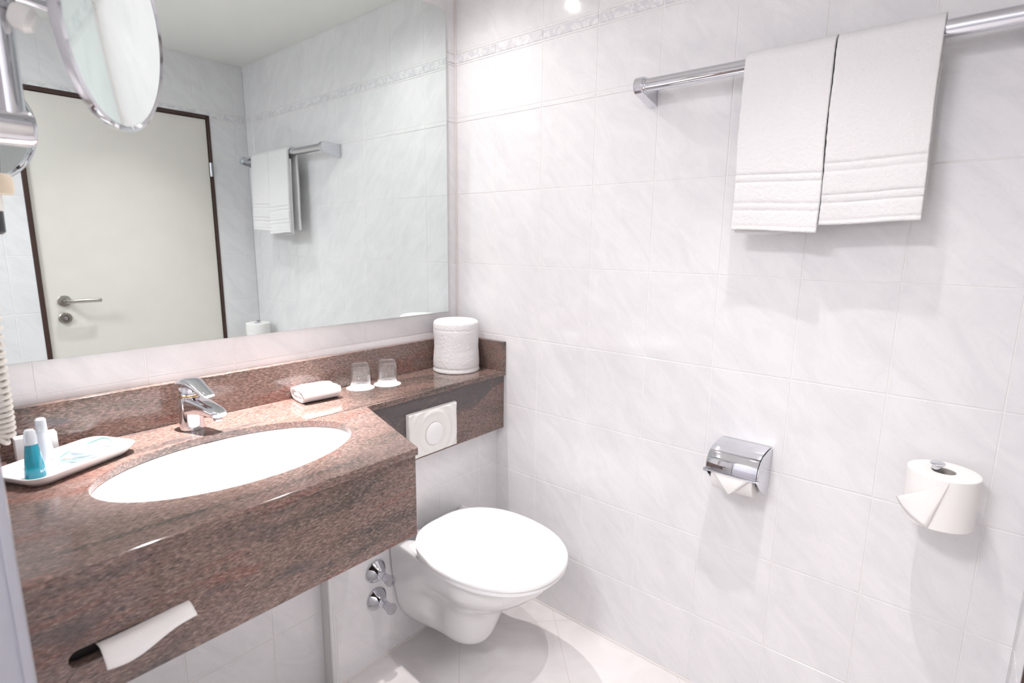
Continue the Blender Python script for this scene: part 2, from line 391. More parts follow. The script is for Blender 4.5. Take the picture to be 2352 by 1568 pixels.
def floor_mat():
    m, nt, b = mat_new('floor_tile')
    geo = N(nt, 'ShaderNodeNewGeometry'); mp = N(nt, 'ShaderNodeMapping', vector_type='TEXTURE'); mp.inputs['Rotation'].default_value = (0, 0, pi / 4); mp.inputs['Location'].default_value = (0.0, -0.0, 0)
    nt.links.new(geo.outputs['Position'], mp.inputs['Vector'])
    sx = N(nt, 'ShaderNodeSeparateXYZ'); nt.links.new(mp.outputs[0], sx.inputs[0])
    masks = []
    for k, offs in ((0, 0.07), (1, 0.006)):
        a = N(nt, 'ShaderNodeMath', operation='ADD'); a.inputs[1].default_value = offs; nt.links.new(sx.outputs[k], a.inputs[0])
        pp = N(nt, 'ShaderNodeMath', operation='PINGPONG'); pp.inputs[1].default_value = 0.1675; nt.links.new(a.outputs[0], pp.inputs[0])
        c = N(nt, 'ShaderNodeMath', operation='LESS_THAN'); c.inputs[1].default_value = 0.0013; nt.links.new(pp.outputs[0], c.inputs[0]); masks.append(c)
    mxm = N(nt, 'ShaderNodeMath', operation='MAXIMUM'); nt.links.new(masks[0].outputs[0], mxm.inputs[0]); nt.links.new(masks[1].outputs[0], mxm.inputs[1])
    n1 = N(nt, 'ShaderNodeTexNoise'); n1.inputs['Scale'].default_value = 5; n1.inputs['Detail'].default_value = 8; n1.inputs['Distortion'].default_value = 1.2; nt.links.new(geo.outputs['Position'], n1.inputs['Vector'])
    cr = N(nt, 'ShaderNodeValToRGB'); cr.color_ramp.elements[0].position = 0.3; cr.color_ramp.elements[0].color = (0.72, 0.69, 0.68, 1); cr.color_ramp.elements[1].position = 0.62; cr.color_ramp.elements[1].color = (0.82, 0.79, 0.78, 1)
    nt.links.new(n1.outputs['Fac'], cr.inputs[0])
    mx = N(nt, 'ShaderNodeMix', data_type='RGBA'); nt.links.new(mxm.outputs[0], mx.inputs[0]); nt.links.new(cr.outputs[0], mx.inputs[6]); mx.inputs[7].default_value = (0.68, 0.64, 0.62, 1)
    nt.links.new(mx.outputs[2], b.inputs['Base Color']); b.inputs['Roughness'].default_value = 0.28
    return m
M_floor = floor_mat()

# ------------------------------------------------------------------ tiled walls
def tiled_wall(name, mp, us, vs, back, kinds=None, cut=None, gap=0.0013, ch=0.0010, deep=0.0009, thick=0.08):
    """mp(u,v,d)->world, d positive into the room. us, vs: joint positions. cut: (u0,u1,v0,v1) opening."""
    V = []; F = []; KR = []; KK = []
    def quad(a, b, c, d, rnd, kd):
        n = len(V); V.extend([a, b, c, d]); F.append((n, n + 1, n + 2, n + 3)); KR.append(rnd); KK.append(kd)
    def piece(u0, u1, v0, v1, fl, rnd, kd, up=0.0):
        # fl: flags (left,right,bottom,top) with joint
        a0 = u0 + (gap if fl[0] else 0); a1 = u1 - (gap if fl[1] else 0); b0 = v0 + (gap if fl[2] else 0); b1 = v1 - (gap if fl[3] else 0)
        c0 = a0 + (ch if fl[0] else 0); c1 = a1 - (ch if fl[1] else 0); d0 = b0 + (ch if fl[2] else 0); d1 = b1 - (ch if fl[3] else 0)
        i = [mp(c0, d0, up), mp(c1, d0, up), mp(c1, d1, up), mp(c0, d1, up)]; o = [mp(a0, b0, -deep), mp(a1, b0, -deep), mp(a1, b1, -deep), mp(a0, b1, -deep)]
        quad(*i, rnd, kd)
        for k in range(4):
            j = (k + 1) % 4; quad(o[k], o[j], i[j], i[k], rnd, kd)
    for r in range(len(vs) - 1):
        for c in range(len(us) - 1):
            u0, u1, v0, v1 = us[c], us[c + 1], vs[r], vs[r + 1]
            rnd = (random.random(), random.random(), random.random()); kd = kinds.get(r, 0) if kinds else 0
            up = 0.0
            if kd == 2: up = 0.0012
            if kd == 3: up = 0.0008
            pieces = [(u0, u1, v0, v1, (1, 1, 1, 1))]
            if cut and u1 > cut[0] and u0 < cut[1] and v1 > cut[2] and v0 < cut[3]:
                pieces = []
                if u0 < cut[0]: pieces.append((u0, cut[0], v0, v1, (1, 0, 1, 1)))
                if u1 > cut[1]: pieces.append((cut[1], u1, v0, v1, (0, 1, 1, 1)))
                m0, m1 = max(u0, cut[0]), min(u1, cut[1])
                if v1 > cut[3]: pieces.append((m0, m1, cut[3], v1, (m0 == u0, m1 == u1, 0, 1)))
            for p in pieces: piece(*p, rnd, 0 if kd == 3 else kd, up)
    U0, U1, V0, V1 = us[0], us[-1], vs[0], vs[-1]
    def slab_box(a0, a1, b0, b1):
        d0, d1 = -0.001, -thick
        c = [mp(a0, b0, d0), mp(a1, b0, d0), mp(a1, b1, d0), mp(a0, b1, d0)]; e = [mp(a0, b0, d1), mp(a1, b0, d1), mp(a1, b1, d1), mp(a0, b1, d1)]
        quad(*c, (0, 0, 0), 1); quad(*reversed(e), (0, 0, 0), 1)
        for k in range(4):
            j = (k + 1) % 4; quad(e[k], e[j], c[j], c[k], (0, 0, 0), 1)
    if cut:
        slab_box(U0, cut[0], V0, V1); slab_box(cut[1], U1, V0, V1); slab_box(cut[0], cut[1], cut[3], V1)
    else: slab_box(U0, U1, V0, V1)
    me = bpy.data.meshes.new(name); me.from_pydata([tuple(v) for v in V], [], F); me.update()
    a = me.attributes.new('tile_rand', 'FLOAT_VECTOR', 'FACE'); k = me.attributes.new('tile_kind', 'FLOAT', 'FACE')
    for i in range(len(F)): a.data[i].vector = KR[i]; k.data[i].value = KK[i]
    me.materials.append(M_tile)
    o = bpy.data.objects.new(name, me); col.objects.link(o); struct(o)
    bm = bmesh.new(); bm.from_mesh(me); bmesh.ops.remove_doubles(bm, verts=bm.verts, dist=1e-6); bm.to_mesh(me); bm.free()
    return o
ZR = [-0.022 + 0.2513 * k for k in range(8)]      # 1.737 is the last
ZR[0] = 0.0
VROWS = ZR + [1.752, 1.929, 1.937, 1.967, 1.975, CEIL]
KINDS = {7: 3, 9: 3, 10: 2, 11: 3}
YS = sorted([0.0] + [-0.1922 - 0.2 * k for k in range(8)] + [BACK])
tiled_wall('wall_right', lambda u, v, d: (-d, u, v), YS, VROWS, 0, KINDS)
XM = sorted([0.0] + [-0.213 - 0.2095 * k for k in range(10)] + [-2.2])
XM = [x for x in XM if x >= -2.2]
tiled_wall('wall_front', lambda u, v, d: (-u if False else u, -d, v), XM, VROWS, 0, KINDS)
XB = sorted([0.0] + [-0.06 - 0.2 * k for k in range(11)] + [-2.2]); XB = sorted(set(x for x in XB if x >= -2.2))
DOOR = (-0.973, -0.188, 0.0, 1.948)
tiled_wall('wall_back', lambda u, v, d: (u, BACK + d, v), XB, VROWS, 0, KINDS, cut=DOOR)
# installation pre-wall behind the toilet
PY = -0.208
tiled_wall('wall_ledge', lambda u, v, d: (u, PY - d, v), [-0.722, -0.706, -0.505, -0.294, -0.094, 0.0], [0.0, 0.243, 0.497, 0.68], 0, thick=0.204)
LW = -0.165
tiled_wall('wall_lower', lambda u, v, d: (u, LW - d, v), [LEFT + 0.0005, -1.294, -1.085, -0.870, -0.7225], [0.0, 0.243, 0.497, 0.63], 0, thick=0.16)
# short wall on the left of the vanity, its free end towards the camera
tiled_wall('wall_middle', lambda u, v, d: (LEFT + d, u, v), [-0.755, -0.63, -0.43, -0.23, 0.0], VROWS, 0, KINDS, thick=0.09)
s_ = box('trim_1', LEFT - 0.094, LEFT - 0.003, -0.768, -0.7565, 0.0, CEIL, M_alu, loc=(LEFT, -0.76, 0), bev=0.003); struct(s_)
s_ = box('trim_2', LEFT - 0.012, LEFT - 0.002, -0.775, -0.768, 0.0, CEIL, M_alu, loc=(LEFT, -0.77, 0), bev=0.002); struct(s_)
s_ = box('wall_left', -2.28, -2.2, BACK, 0.0, 0.0, CEIL, M_wallpaint); struct(s_)
s_ = box('floor', -2.28, 0.08, BACK - 0.4, 0.08, -0.08, 0.0, M_floor); struct(s_)
s_ = box('ceiling', -2.28, 0.08, BACK - 0.08, 0.08, CEIL, CEIL + 0.08, M_ceil); struct(s_)
s_ = tube('trim_3', [(-0.001, BACK + 0.01, 0.0012), (-0.001, PY - 0.004, 0.0012)], 0.0035, M_silicone, 8); struct(s_)
s_ = tube('trim_4', [(-0.004, PY - 0.0005, 0.0012), (-0.715, PY - 0.0005, 0.0012)], 0.0035, M_silicone, 8); struct(s_)
# rounded white corner tile of the pre-wall, and its corner bead at the right wall
s_ = tube('trim_5', [(-0.7195, PY + 0.001, 0.0), (-0.7195, PY + 0.001, 0.64)], 0.006, M_ceramic, 12); struct(s_)
s_ = tube('trim_6', [(-0.002, -0.002, 0.97), (-0.002, -0.002, CEIL)], 0.003, M_silicone, 8); struct(s_)

# door seen in the mirror
door = bpy.data.objects.new('door_1', None); col.objects.link(door); door.location = (-0.58, BACK, 0); struct(door)
box('door_leaf', -0.953, -0.205, BACK - 0.05, BACK - 0.008, 0.008, 1.927, M_door, door, bev=0.002)
box('door_frame', -0.972, -0.955, BACK - 0.06, BACK + 0.004, 0.0, 1.946, M_brown, door, bev=0.002)
box('door_frame', -0.202, -0.189, BACK - 0.06, BACK + 0.004, 0.0, 1.946, M_brown, door, bev=0.002)
box('door_frame', -0.955, -0.202, BACK - 0.06, BACK + 0.004, 1.930, 1.946, M_brown, door, bev=0.002)
hz, hx = 1.029, -0.885
hp = lathe('door_handle', [(0.0, 0.0), (0.026, 0.0), (0.026, 0.006), (0.024, 0.008), (0.011, 0.009), (0.011, 0.045), (0.0, 0.045)], M_steel, (hx, BACK - 0.008, hz), (0, 1, 0), 32, door)
pts = [(hx, BACK + 0.03, hz), (hx + 0.004, BACK + 0.042, hz), (hx + 0.02, BACK + 0.046, hz), (hx + 0.06, BACK + 0.046, hz + 0.001), (hx + 0.118, BACK + 0.046, hz), (hx + 0.128, BACK + 0.044, hz)]
tube('lever', pts, 0.0095, M_steel, 14, hp)
lk = lathe('key_rosette', [(0.0, 0.0), (0.026, 0.0), (0.026, 0.006), (0.023, 0.009), (0.014, 0.009), (0.011, 0.004), (0.0, 0.004)], M_steel, (hx - 0.004, BACK - 0.008, 0.950), (0, 1, 0), 32, door)
lathe('thumb_turn', [(0.0, 0.0), (0.008, 0.0), (0.007, 0.012), (0.0, 0.013)], M_chrome, (hx - 0.004, BACK - 0.004, 0.950), (0, 1, 0), 20, lk)
lathe('hinge', [(0.0, 0), (0.007, 0), (0.007, 0.07), (0.0, 0.07)], M_chrome, (-0.2015, BACK + 0.006, 1.64), (0, 0, 1), 16, door)
lathe('hinge', [(0.0, 0), (0.007, 0), (0.007, 0.07), (0.0, 0.07)], M_chrome, (-0.2015, BACK + 0.006, 0.22), (0, 0, 1), 16, door)
s_ = box('wall_hall', -1.2, 0.08, BACK - 0.40, BACK - 0.32, 0.0, CEIL, M_wallpaint); struct(s_)

# recessed lamps
for i, (x, y, *_r) in enumerate(LAMPS):
    lab = ['round recessed spotlight in the ceiling above the toilet', 'round recessed spotlight in the ceiling above the open floor near the door', 'round recessed spotlight in the ceiling above the washbasin'][i]
    t = thing('recessed_spotlight', lab, 'ceiling light', (x, y, CEIL), 'recessed ceiling spotlights')
    lathe('ring', [(0.032, -0.0005), (0.043, -0.0005), (0.043, -0.003), (0.036, -0.006), (0.032, -0.004)], M_chrome, (x, y, CEIL), (0, 0, 1), 40, t, cap=False)
# glowing body of the added fill lamp, out of view on the shower side
t = thing('added_fill_lamp', 'added unseen fill lamp, a flat round glowing disc on the ceiling near the shower side', 'ceiling light', (-1.9, -1.0, CEIL))
lathe('fill_lamp_base', [(0.0, 0), (0.19, 0), (0.19, -0.03), (0.0, -0.03)], M_wallpaint, (-1.9, -1.0, CEIL), (0, 0, 1), 48, t)
lathe('fill_lamp_shade', [(0.185, -0.03), (0.19, -0.05), (0.18, -0.072), (0.14, -0.082), (0.0, -0.084)], emit_mat('fill_lamp_glow', (1, 0.97, 0.95), 3.0), (-1.9, -1.0, CEIL), (0, 0, 1), 48, t, cap=False)

# ------------------------------------------------------------------ wall mirror
MZ0 = 1.0555
t = thing('wall_mirror', 'large frameless wall mirror above the granite counter', 'mirror', (-0.7, 0, 1.053))
box('mirror_glass', LEFT + 0.004, -0.0585, MIRY, MIRY + 0.001, MZ0 + 0.0005, 2.092, M_mirror, t)
box('mirror_edge', LEFT + 0.003, -0.0580, MIRY + 0.001, -0.0045, MZ0, 2.0925, M_medge, t)
box('mirror_backing', LEFT + 0.02, -0.075, -0.0045, -0.0005, MZ0 + 0.012, 2.08, M_wallpaint, t)

# ------------------------------------------------------------------ granite vanity
ZT = 0.856; TH = 0.018
t = thing('vanity_counter', 'brown red granite washbasin counter with narrow shelf running over the toilet', 'counter', (-0.9, -0.3, 0.64))
SC = (-0.990, -0.333); SA, SB = 0.262, 0.166
outer = [(LEFT + 0.001, -0.001), (LEFT + 0.001, -0.598), (-0.707, -0.598), (-0.599, -0.250), (-0.001, -0.250), (-0.001, -0.001)]
slab('worktop', outer, [ell(SC[0], SC[1], SA, SB, 128)], ZT - TH, ZT, lambda u, v, h: (u, v, h), M_granite, t, bev=0.0026)
# front panel with the tissue slot
def stadium(cx, cz, hl, r, tilt=0.0, n=12):
    out = []
    for i in range(n + 1):
        a = -pi / 2 + pi * i / n; out.append((cx + hl - r + r * cos(a), cz + r * sin(a)))
    for i in range(n + 1):
        a = pi / 2 + pi * i / n; out.append((cx - hl + r + r * cos(a), cz + r * sin(a)))
    return out
SLOT = (-1.268, 0.716, 0.082, 0.0135)
slab('front_panel', [(LEFT + 0.001, 0.640), (-0.709, 0.640), (-0.709, ZT - TH - 0.0005), (LEFT + 0.001, ZT - TH - 0.0005)], [stadium(*SLOT)], -0.590, -0.570, lambda u, v, h: (u, h, v), M_granite, t, bev=0.001)
# diagonal side panel
dx, dy = (-0.602 + 0.709), (-0.243 + 0.590); L_ = sqrt(dx * dx + dy * dy); nx, ny = -dy / L_ * 0.018, dx / L_ * 0.018
sp = [(-0.7095, -0.569), (-0.7065, -0.5695), (-0.607, -0.2425), (-0.607 + nx, -0.2425)]
slab('side_panel', [(-0.7085, -0.5695), (-0.605, -0.242), (-0.623, -0.242), (-0.7265, -0.5695)], [], 0.640, ZT - TH - 0.0005, lambda u, v, h: (u, v, h), M_granite, t, bev=0.001)
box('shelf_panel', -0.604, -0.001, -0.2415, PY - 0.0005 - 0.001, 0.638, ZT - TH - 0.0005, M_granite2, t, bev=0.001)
box('backsplash', LEFT + 0.001, -0.001, -0.022, -0.001, ZT + 0.0002, 0.9625, M_granite, t, bev=0.0015)
box('side_splash', -0.020, -0.001, -0.250, -0.0225, ZT + 0.0002, 0.9625, M_granite, t, bev=0.0015)
# tissue box behind the slot
box('tissue_compartment', -1.36, -1.175, -0.565, -0.50, 0.675, 0.76, M_dark, t)

# ------------------------------------------------------------------ undermounted basin
t = thing('washbasin', 'white oval washbasin set under the granite counter', 'washbasin', (SC[0], SC[1], ZT - TH))
V = []; nr, na = 26, 96
for j in range(nr):
    q = j / (nr - 1)
    if q < 0.12: f = 1.04 - q / 0.12 * 0.045; z = ZT - TH - 0.0008
    else:
        s = (q - 0.12) / 0.88; f = 0.995 * cos(s * pi / 2) ** 0.55 if s < 1 else 0.0; z = ZT - TH - 0.0008 - 0.135 * sin(s * pi / 2) ** 1.15
    f = max(f, 0.02)
    for i in range(na):
        a = 2 * pi * i / na; V.append((SC[0] + (SA) * f * cos(a), SC[1] + (SB) * f * sin(a), z))
F = grid_faces(na, nr, True); F.append(tuple((nr - 1) * na + i for i in range(na)))
n0 = len(V)
for j in range(nr):
    for i in range(na):
        x, y, z = V[j * na + i]; f = 1.03
        V.append((SC[0] + (x - SC[0]) * f, SC[1] + (y - SC[1]) * f, z - 0.008))
F += [tuple(reversed(q)) for q in grid_faces(na, nr, True, n0)]
F.append(tuple(reversed([n0 + (nr - 1) * na + i for i in range(na)])))
for i in range(na): j = (i + 1) % na; F.append((j, i, n0 + i, n0 + j))
link_mesh('basin_bowl', V, F, M_ceramic, t)
lathe('drain', [(0.0, 0.004), (0.012, 0.004), (0.022, 0.002), (0.024, 0.0), (0.0, -0.001)], M_chrome, (SC[0], SC[1], ZT - TH - 0.1355), (0, 0, 1), 32, t)

# ------------------------------------------------------------------ faucet
fx, fy = -0.991, -0.086; FA = radians(14)
FD = Vector((sin(FA), -cos(FA), 0)); FS = Vector((cos(FA), sin(FA), 0))
t = thing('faucet', 'chrome single-lever mixer tap behind the oval basin', 'faucet', (fx, fy, ZT))
O = Vector((fx, fy, ZT))
lathe('body', [(0.0, 0.0003), (0.0275, 0.0003), (0.0278, 0.003), (0.0265, 0.012), (0.0256, 0.05), (0.0256, 0.075), (0.0245, 0.084), (0.0, 0.084)], M_chrome, O, (0, 0, 1), 48, t)
lathe('brass_ring', [(0.0, 0.084), (0.0215, 0.084), (0.0215, 0.0875), (0.0, 0.0875)], M_gold, O, (0, 0, 1), 48, t)['label'] = 'gold coloured ring'
lathe('cartridge', [(0.0, 0.0875), (0.0235, 0.0875), (0.0238, 0.094), (0.022, 0.104), (0.015, 0.111), (0.0, 0.113)], M_chrome, O, (0, 0, 1), 48, t)
# spout: lofted rounded-rectangle sections
def loft(name, secs, mat, parent, exps=3.0, n=32):
    V = []; 
    for (c, side, up, a, b) in secs:
        for i in range(n):
            th = 2 * pi * i / n; cc, ss = cos(th), sin(th)
            V.append(Vector(c) + side * (a * math.copysign(abs(cc) ** (2 / exps), cc)) + up * (b * math.copysign(abs(ss) ** (2 / exps), ss)))
    F = grid_faces(n, len(secs), True); F.append(tuple(reversed(range(n)))); F.append(tuple((len(secs) - 1) * n + i for i in range(n)))
    o = link_mesh(name, V, F, mat, parent, smooth='auto'); fix_normals(o); return o
UP = Vector((0, 0, 1)); secs = []
for q, hz_, a, b in ((0.004, 0.060, 0.0240, 0.0240), (0.03, 0.0620, 0.0236, 0.0205), (0.055, 0.0605, 0.0225, 0.0160), (0.080, 0.0570, 0.0205, 0.0120), (0.098, 0.054, 0.0192, 0.0098), (0.108, 0.052, 0.017, 0.0078), (0.113, 0.051, 0.013, 0.0055)):
    secs.append((O + FD * q + UP * hz_, FS, (UP + FD * 0.25).normalized(), a, b))
sp_ = loft('spout', secs, M_chrome, t, 4.5)
lathe('aerator', [(0.0, 0.0), (0.0105, 0.0), (0.0115, -0.004), (0.0115, -0.014), (0.009, -0.0145), (0.0, -0.0135)], M_chrome, O + FD * 0.099 + UP * 0.050, (0, 0, 1), 28, sp_)
secs = []
for q, hz_, a, b in ((-0.030, 0.107, 0.010, 0.004), (-0.024, 0.112, 0.020, 0.009), (-0.010, 0.1165, 0.0255, 0.012), (0.006, 0.118, 0.026, 0.012), (0.022, 0.1155, 0.0235, 0.0095), (0.038, 0.109, 0.020, 0.0065), (0.054, 0.101, 0.0185, 0.005), (0.066, 0.095, 0.0175, 0.0045), (0.074, 0.091, 0.0145, 0.0035)):
    secs.append((O + FD * q + UP * hz_, FS, (UP + FD * 0.25).normalized(), a, b))
loft('lever', secs, M_chrome, t, 2.6)

# ------------------------------------------------------------------ toiletry tray and what stands on it
TC = Vector((-1.246, -0.148)); TA = radians(26); TU = Vector((cos(TA), sin(TA))); TV = Vector((-sin(TA), cos(TA)))
def ring_rr(hu, hv, r, n=12):
    out = []
    for sx, sy, a0 in ((1, 1, 0), (-1, 1, pi / 2), (-1, -1, pi), (1, -1, 3 * pi / 2)):
        for i in range(n + 1):
            a = a0 + pi / 2 * i / n; out.append(((hu - r) * sx + r * cos(a), (hv - r) * sy + r * sin(a)))
    return out
rings = [(0.088, 0.046, 0.022, 0.8567), (0.094, 0.052, 0.026, 0.8575), (0.104, 0.061, 0.030, 0.868), (0.1095, 0.0665, 0.033, 0.8765), (0.110, 0.067, 0.033, 0.878), (0.1085, 0.0655, 0.032, 0.8785), (0.101, 0.058, 0.028, 0.8720), (0.094, 0.052, 0.026, 0.8655), (0.088, 0.047, 0.022, 0.8640)]
V = []; nn = 52
for hu, hv, r, z in rings:
    for (a, b) in ring_rr(hu, hv, r):
        p = TC + TU * a + TV * b; V.append((p.x, p.y, z))
F = grid_faces(nn, len(rings), True); F.append(tuple(reversed(range(nn)))); F.append(tuple((len(rings) - 1) * nn + i for i in range(nn)))
tr_ = link_mesh('toiletry_tray', V, F, M_ceramic, loc=(TC.x, TC.y, 0.8565))
tag(tr_, 'rectangular white porcelain tray with rounded corners left of the basin', 'tray')
TZ = 0.8643
def text(name, body, size, mat, matrix, parent, extr=0.0002):
    c = bpy.data.curves.new(name, 'FONT'); c.body = body; c.size = size; c.extrude = extr; c.align_x = 'CENTER'; c.align_y = 'CENTER'
    c.materials.append(mat)
    o = bpy.data.objects.new(name, c); col.objects.link(o)
    dg = bpy.context.evaluated_depsgraph_get(); me = bpy.data.meshes.new_from_object(o.evaluated_get(dg))
    bpy.data.objects.remove(o); me.name = name
    me.transform(matrix)
    ob = bpy.data.objects.new(name, me); col.objects.link(ob)
    if parent: ob.parent = parent; ob.location = -parent_world(parent)
    if not me.materials: me.materials.append(mat)
    return ob
def facing(pos, nrm, up=(0, 0, 1)):
    n = Vector(nrm).normalized(); u = Vector(up).cross(n).normalized(); v = n.cross(u)
    mm = Matrix((u, v, n)).transposed().to_4x4(); mm.translation = Vector(pos); return mm
# teal bottle
bx, by = -1.303, -0.186
t = thing('shower_gel_bottle', 'small cone-shaped bottle of teal gel with clear cap on the white tray', 'bottle', (bx, by, TZ))
lathe('bottle_body', [(0.0, 0.0), (0.0155, 0.0), (0.0168, 0.002), (0.0165, 0.006), (0.0150, 0.022), (0.0120, 0.046), (0.0100, 0.062), (0.0085, 0.065), (0.0, 0.065)], M_teal, (bx, by, TZ), n=40, parent=t)
lathe('bottle_cap', [(0.0, 0.0652), (0.0098, 0.0652), (0.0098, 0.081), (0.0090, 0.083), (0.0088, 0.090), (0.0065, 0.0935), (0.0, 0.0945)], M_capclear, (bx, by, TZ), n=40, parent=t)
for i, ch in enumerate('HYATT'):
    a = radians(-62 + 21 * i); r_ = 0.0166
    nrm = (cos(a), sin(a), 0.12)
    text('lettering', ch, 0.0072, M_print, facing((bx + r_ * cos(a), by + r_ * sin(a), TZ + 0.0125), nrm), t)
# pale bottle behind
bx, by = -1.277, -0.128
t = thing('lotion_bottle', 'small translucent white bottle standing behind the teal bottle', 'bottle', (bx, by, TZ))
lathe('bottle_body', [(0.0, 0.0), (0.0150, 0.0), (0.0158, 0.002), (0.0152, 0.012), (0.0125, 0.045), (0.0102, 0.068), (0.0, 0.068)], M_lotion, (bx, by, TZ), n=40, parent=t)
lathe('bottle_cap', [(0.0, 0.0682), (0.0096, 0.0682), (0.0090, 0.088), (0.0088, 0.094), (0.0065, 0.097), (0.0, 0.0978)], M_capclear, (bx, by, TZ), n=40, parent=t)
for i, ch in enumerate('HYATT'):
    a = radians(-62 + 21 * i); r_ = 0.0156
    text('lettering', ch, 0.006, M_printgrey, facing((bx + r_ * cos(a), by + r_ * sin(a), TZ + 0.0125), (cos(a), sin(a), 0.1)), t)
# small white carton behind the tray
c_ = box('toiletry_carton', -1.311, -1.243, -0.056, -0.028, 0.8565, 0.907, M_card, loc=(-1.277, -0.042, 0.8565), bev=0.0006)
tag(c_, 'small white cardboard carton standing behind the two bottles', 'box')
# glass soap dish
dc = Vector((-1.212, -0.137)); da = radians(46); DU = Vector((cos(da), sin(da))); DV = Vector((-sin(da), cos(da)))
def dish_pts(f, lift):
    out = []
    for i in range(64):
        a = 2 * pi * i / 64; u = 0.060 * cos(a) * f; v = 0.037 * sin(a) * f
        z = TZ + 0.0045 + 1.9 * u * u + 3.2 * v * v + (0.006 * max(0, cos(a)) ** 8 * f if u > 0 else 0) + lift
        p = dc + DU * u + DV * v; out.append((p.x, p.y, z))
    return out
dish = thing('soap_dish', 'curved oval clear glass soap dish with a green edge on the white tray', 'dish', (dc.x, dc.y, TZ))
V = []
fs = [0.02, 0.2, 0.4, 0.6, 0.8, 0.97]
for f in fs: V += dish_pts(f, 0.003)
n1 = len(V)
for f in fs: V += dish_pts(f, 0.0)
F = grid_faces(64, 6, True) + [tuple(reversed(q)) for q in grid_faces(64, 6, True, n1)] + [tuple(reversed(range(64))), tuple(n1 + i for i in range(64))]
link_mesh('dish_bowl', V, F, M_glassdish, dish)
V = dish_pts(0.97, 0.003) + dish_pts(1.0, 0.0022) + dish_pts(1.0, 0.0008) + dish_pts(0.97, 0.0)
link_mesh('dish_rim', V, grid_faces(64, 4, True), M_dishedge, dish)
lathe('dish_foot', [(0.018, 0.0002), (0.020, 0.0002), (0.018, 0.005), (0.016, 0.005)], M_glassdish, (dc.x, dc.y, TZ), n=40, parent=dish, cap=False)
sx, sy = -1.216, -0.146
soap = thing('wrapped_soap', 'round pale blue-white wrapped soap lying in the glass dish', 'soap', (sx, sy, TZ + 0.010))
lathe('soap_bar', [(0.0, 0.0), (0.018, 0.0005), (0.0245, 0.004), (0.0255, 0.008), (0.024, 0.0125), (0.0225, 0.0135), (0.021, 0.0138), (0.0, 0.0142)], M_soap, (sx, sy, TZ + 0.0085), n=48, parent=soap)
text('lettering', 'HYATT', 0.0075, M_printgrey, Matrix.Translation((sx, sy, TZ + 0.0085 + 0.0143)) @ Matrix.Rotation(radians(28), 4, 'Z'), soap)

# ------------------------------------------------------------------ folded washcloth
def folded_cloth(name, cx, cy, z0, L, D, th, rot, label):
    # path of the sheet in the (d, z) plane, rolled over itself, extruded along its length
    path = []
    h = th
    r1 = h * 1.02; 
    # inner end at back, mid level -> forward -> around front down -> back along bottom -> around back up -> forward along top -> folds down over the front
    def arc(cd, cz, r, a0, a1, n):
        for i in range(n + 1):
            a = a0 + (a1 - a0) * i / n; path.append((cd + r * cos(a), cz + r * sin(a)))
    zb = h * 0.5; zt = h * 2.55; zm = h * 1.5
    for i in range(8): path.append((D * 0.30 - i * D * 0.075, zm))
    arc(-D * 0.30, h * 1.02, h * 0.52, pi / 2, 3 * pi / 2, 8)
    for i in range(1, 10): path.append((-D * 0.30 + i * D * 0.068, zb))
    arc(D * 0.33, h * 1.5, h * 1.02, -pi / 2, pi / 2, 12)
    for i in range(1, 11): path.append((D * 0.33 - i * D * 0.071, zt + 0.0015 * sin(i)))
    arc(-D * 0.39, h * 1.62, h * 0.92, pi / 2, pi * 1.12, 8)
    n = 40; V = []; m_ = len(path)
    c, s = cos(rot), sin(rot)
    for j, (d_, z_) in enumerate(path):
        for i in range(n):
            q = i / (n - 1) * 2 - 1
            bulge = 1 - 0.10 * abs(q) ** 4
            x = q * L / 2 * (1 + 0.02 * sin(j * 0.4)); y = d_ * (1 - 0.06 * q * q); z = z_ * bulge
            nv = noise.noise(Vector((x * 30, j * 0.25, 3.3))) * 0.0018
            V.append((cx + x * c - y * s, cy + x * s + y * c, z0 + max(z, h * 0.5) + nv if z_ > h else z0 + z))
    F = grid_faces(n, m_)
    o = link_mesh(name, V, F, M_terry, loc=(cx, cy, z0))
    so = o.modifiers.new('thick', 'SOLIDIFY'); so.thickness = th * 0.96; so.offset = 0
    sb = o.modifiers.new('sub', 'SUBSURF'); sb.levels = 1; sb.render_levels = 1
    tag(o, label, 'towel')
    return o
folded_cloth('folded_washcloth', -0.6515, -0.0740, ZT + 0.0015, 0.112, 0.088, 0.0132, radians(-6), 'small folded white washcloth lying on the granite between faucet and glasses')

# ------------------------------------------------------------------ tumblers on paper coasters
GP = [(0.0, 0.0795), (0.017, 0.0810), (0.0235, 0.0795), (0.0282, 0.0745), (0.0308, 0.0660), (0.0318, 0.056), (0.0322, 0.0), (0.0312, 0.0), (0.0306, 0.060), (0.0285, 0.0655), (0.024, 0.0675), (0.0, 0.0670)]
gl = None
for i, (x, y) in enumerate(((-0.493, -0.066), (-0.407, -0.090))):
    lab = ['upturned clear glass tumbler nearer the folded washcloth', 'upturned clear glass tumbler nearer the rolled towel'][i]
    lc = ['round white paper coaster under the tumbler nearer the washcloth', 'round white paper coaster under the tumbler nearer the rolled towel'][i]
    if i == 0:
        cs = lathe('paper_coaster', [(0.0, 0.0), (0.0425, 0.0), (0.0435, 0.0012), (0.0425, 0.0016), (0.038, 0.0011), (0.0, 0.0011)], M_card, (0, 0, 0), n=64, loc=(0, 0, 0))
        gl = lathe('glass_tumbler', GP, M_glass, (0, 0, 0), n=64, loc=(0, 0, 0), cap=False, smooth=True); c2, g2 = cs, gl
    else:
        c2 = cs.copy(); col.objects.link(c2); g2 = gl.copy(); col.objects.link(g2)
    c2.location = (x - 0.003, y - 0.004, ZT + 0.0003); g2.location = (x, y, ZT + 0.0022)
    tag(c2, lc, 'coaster', 'paper coasters on the counter'); tag(g2, lab, 'glass', 'upturned tumblers on the counter')

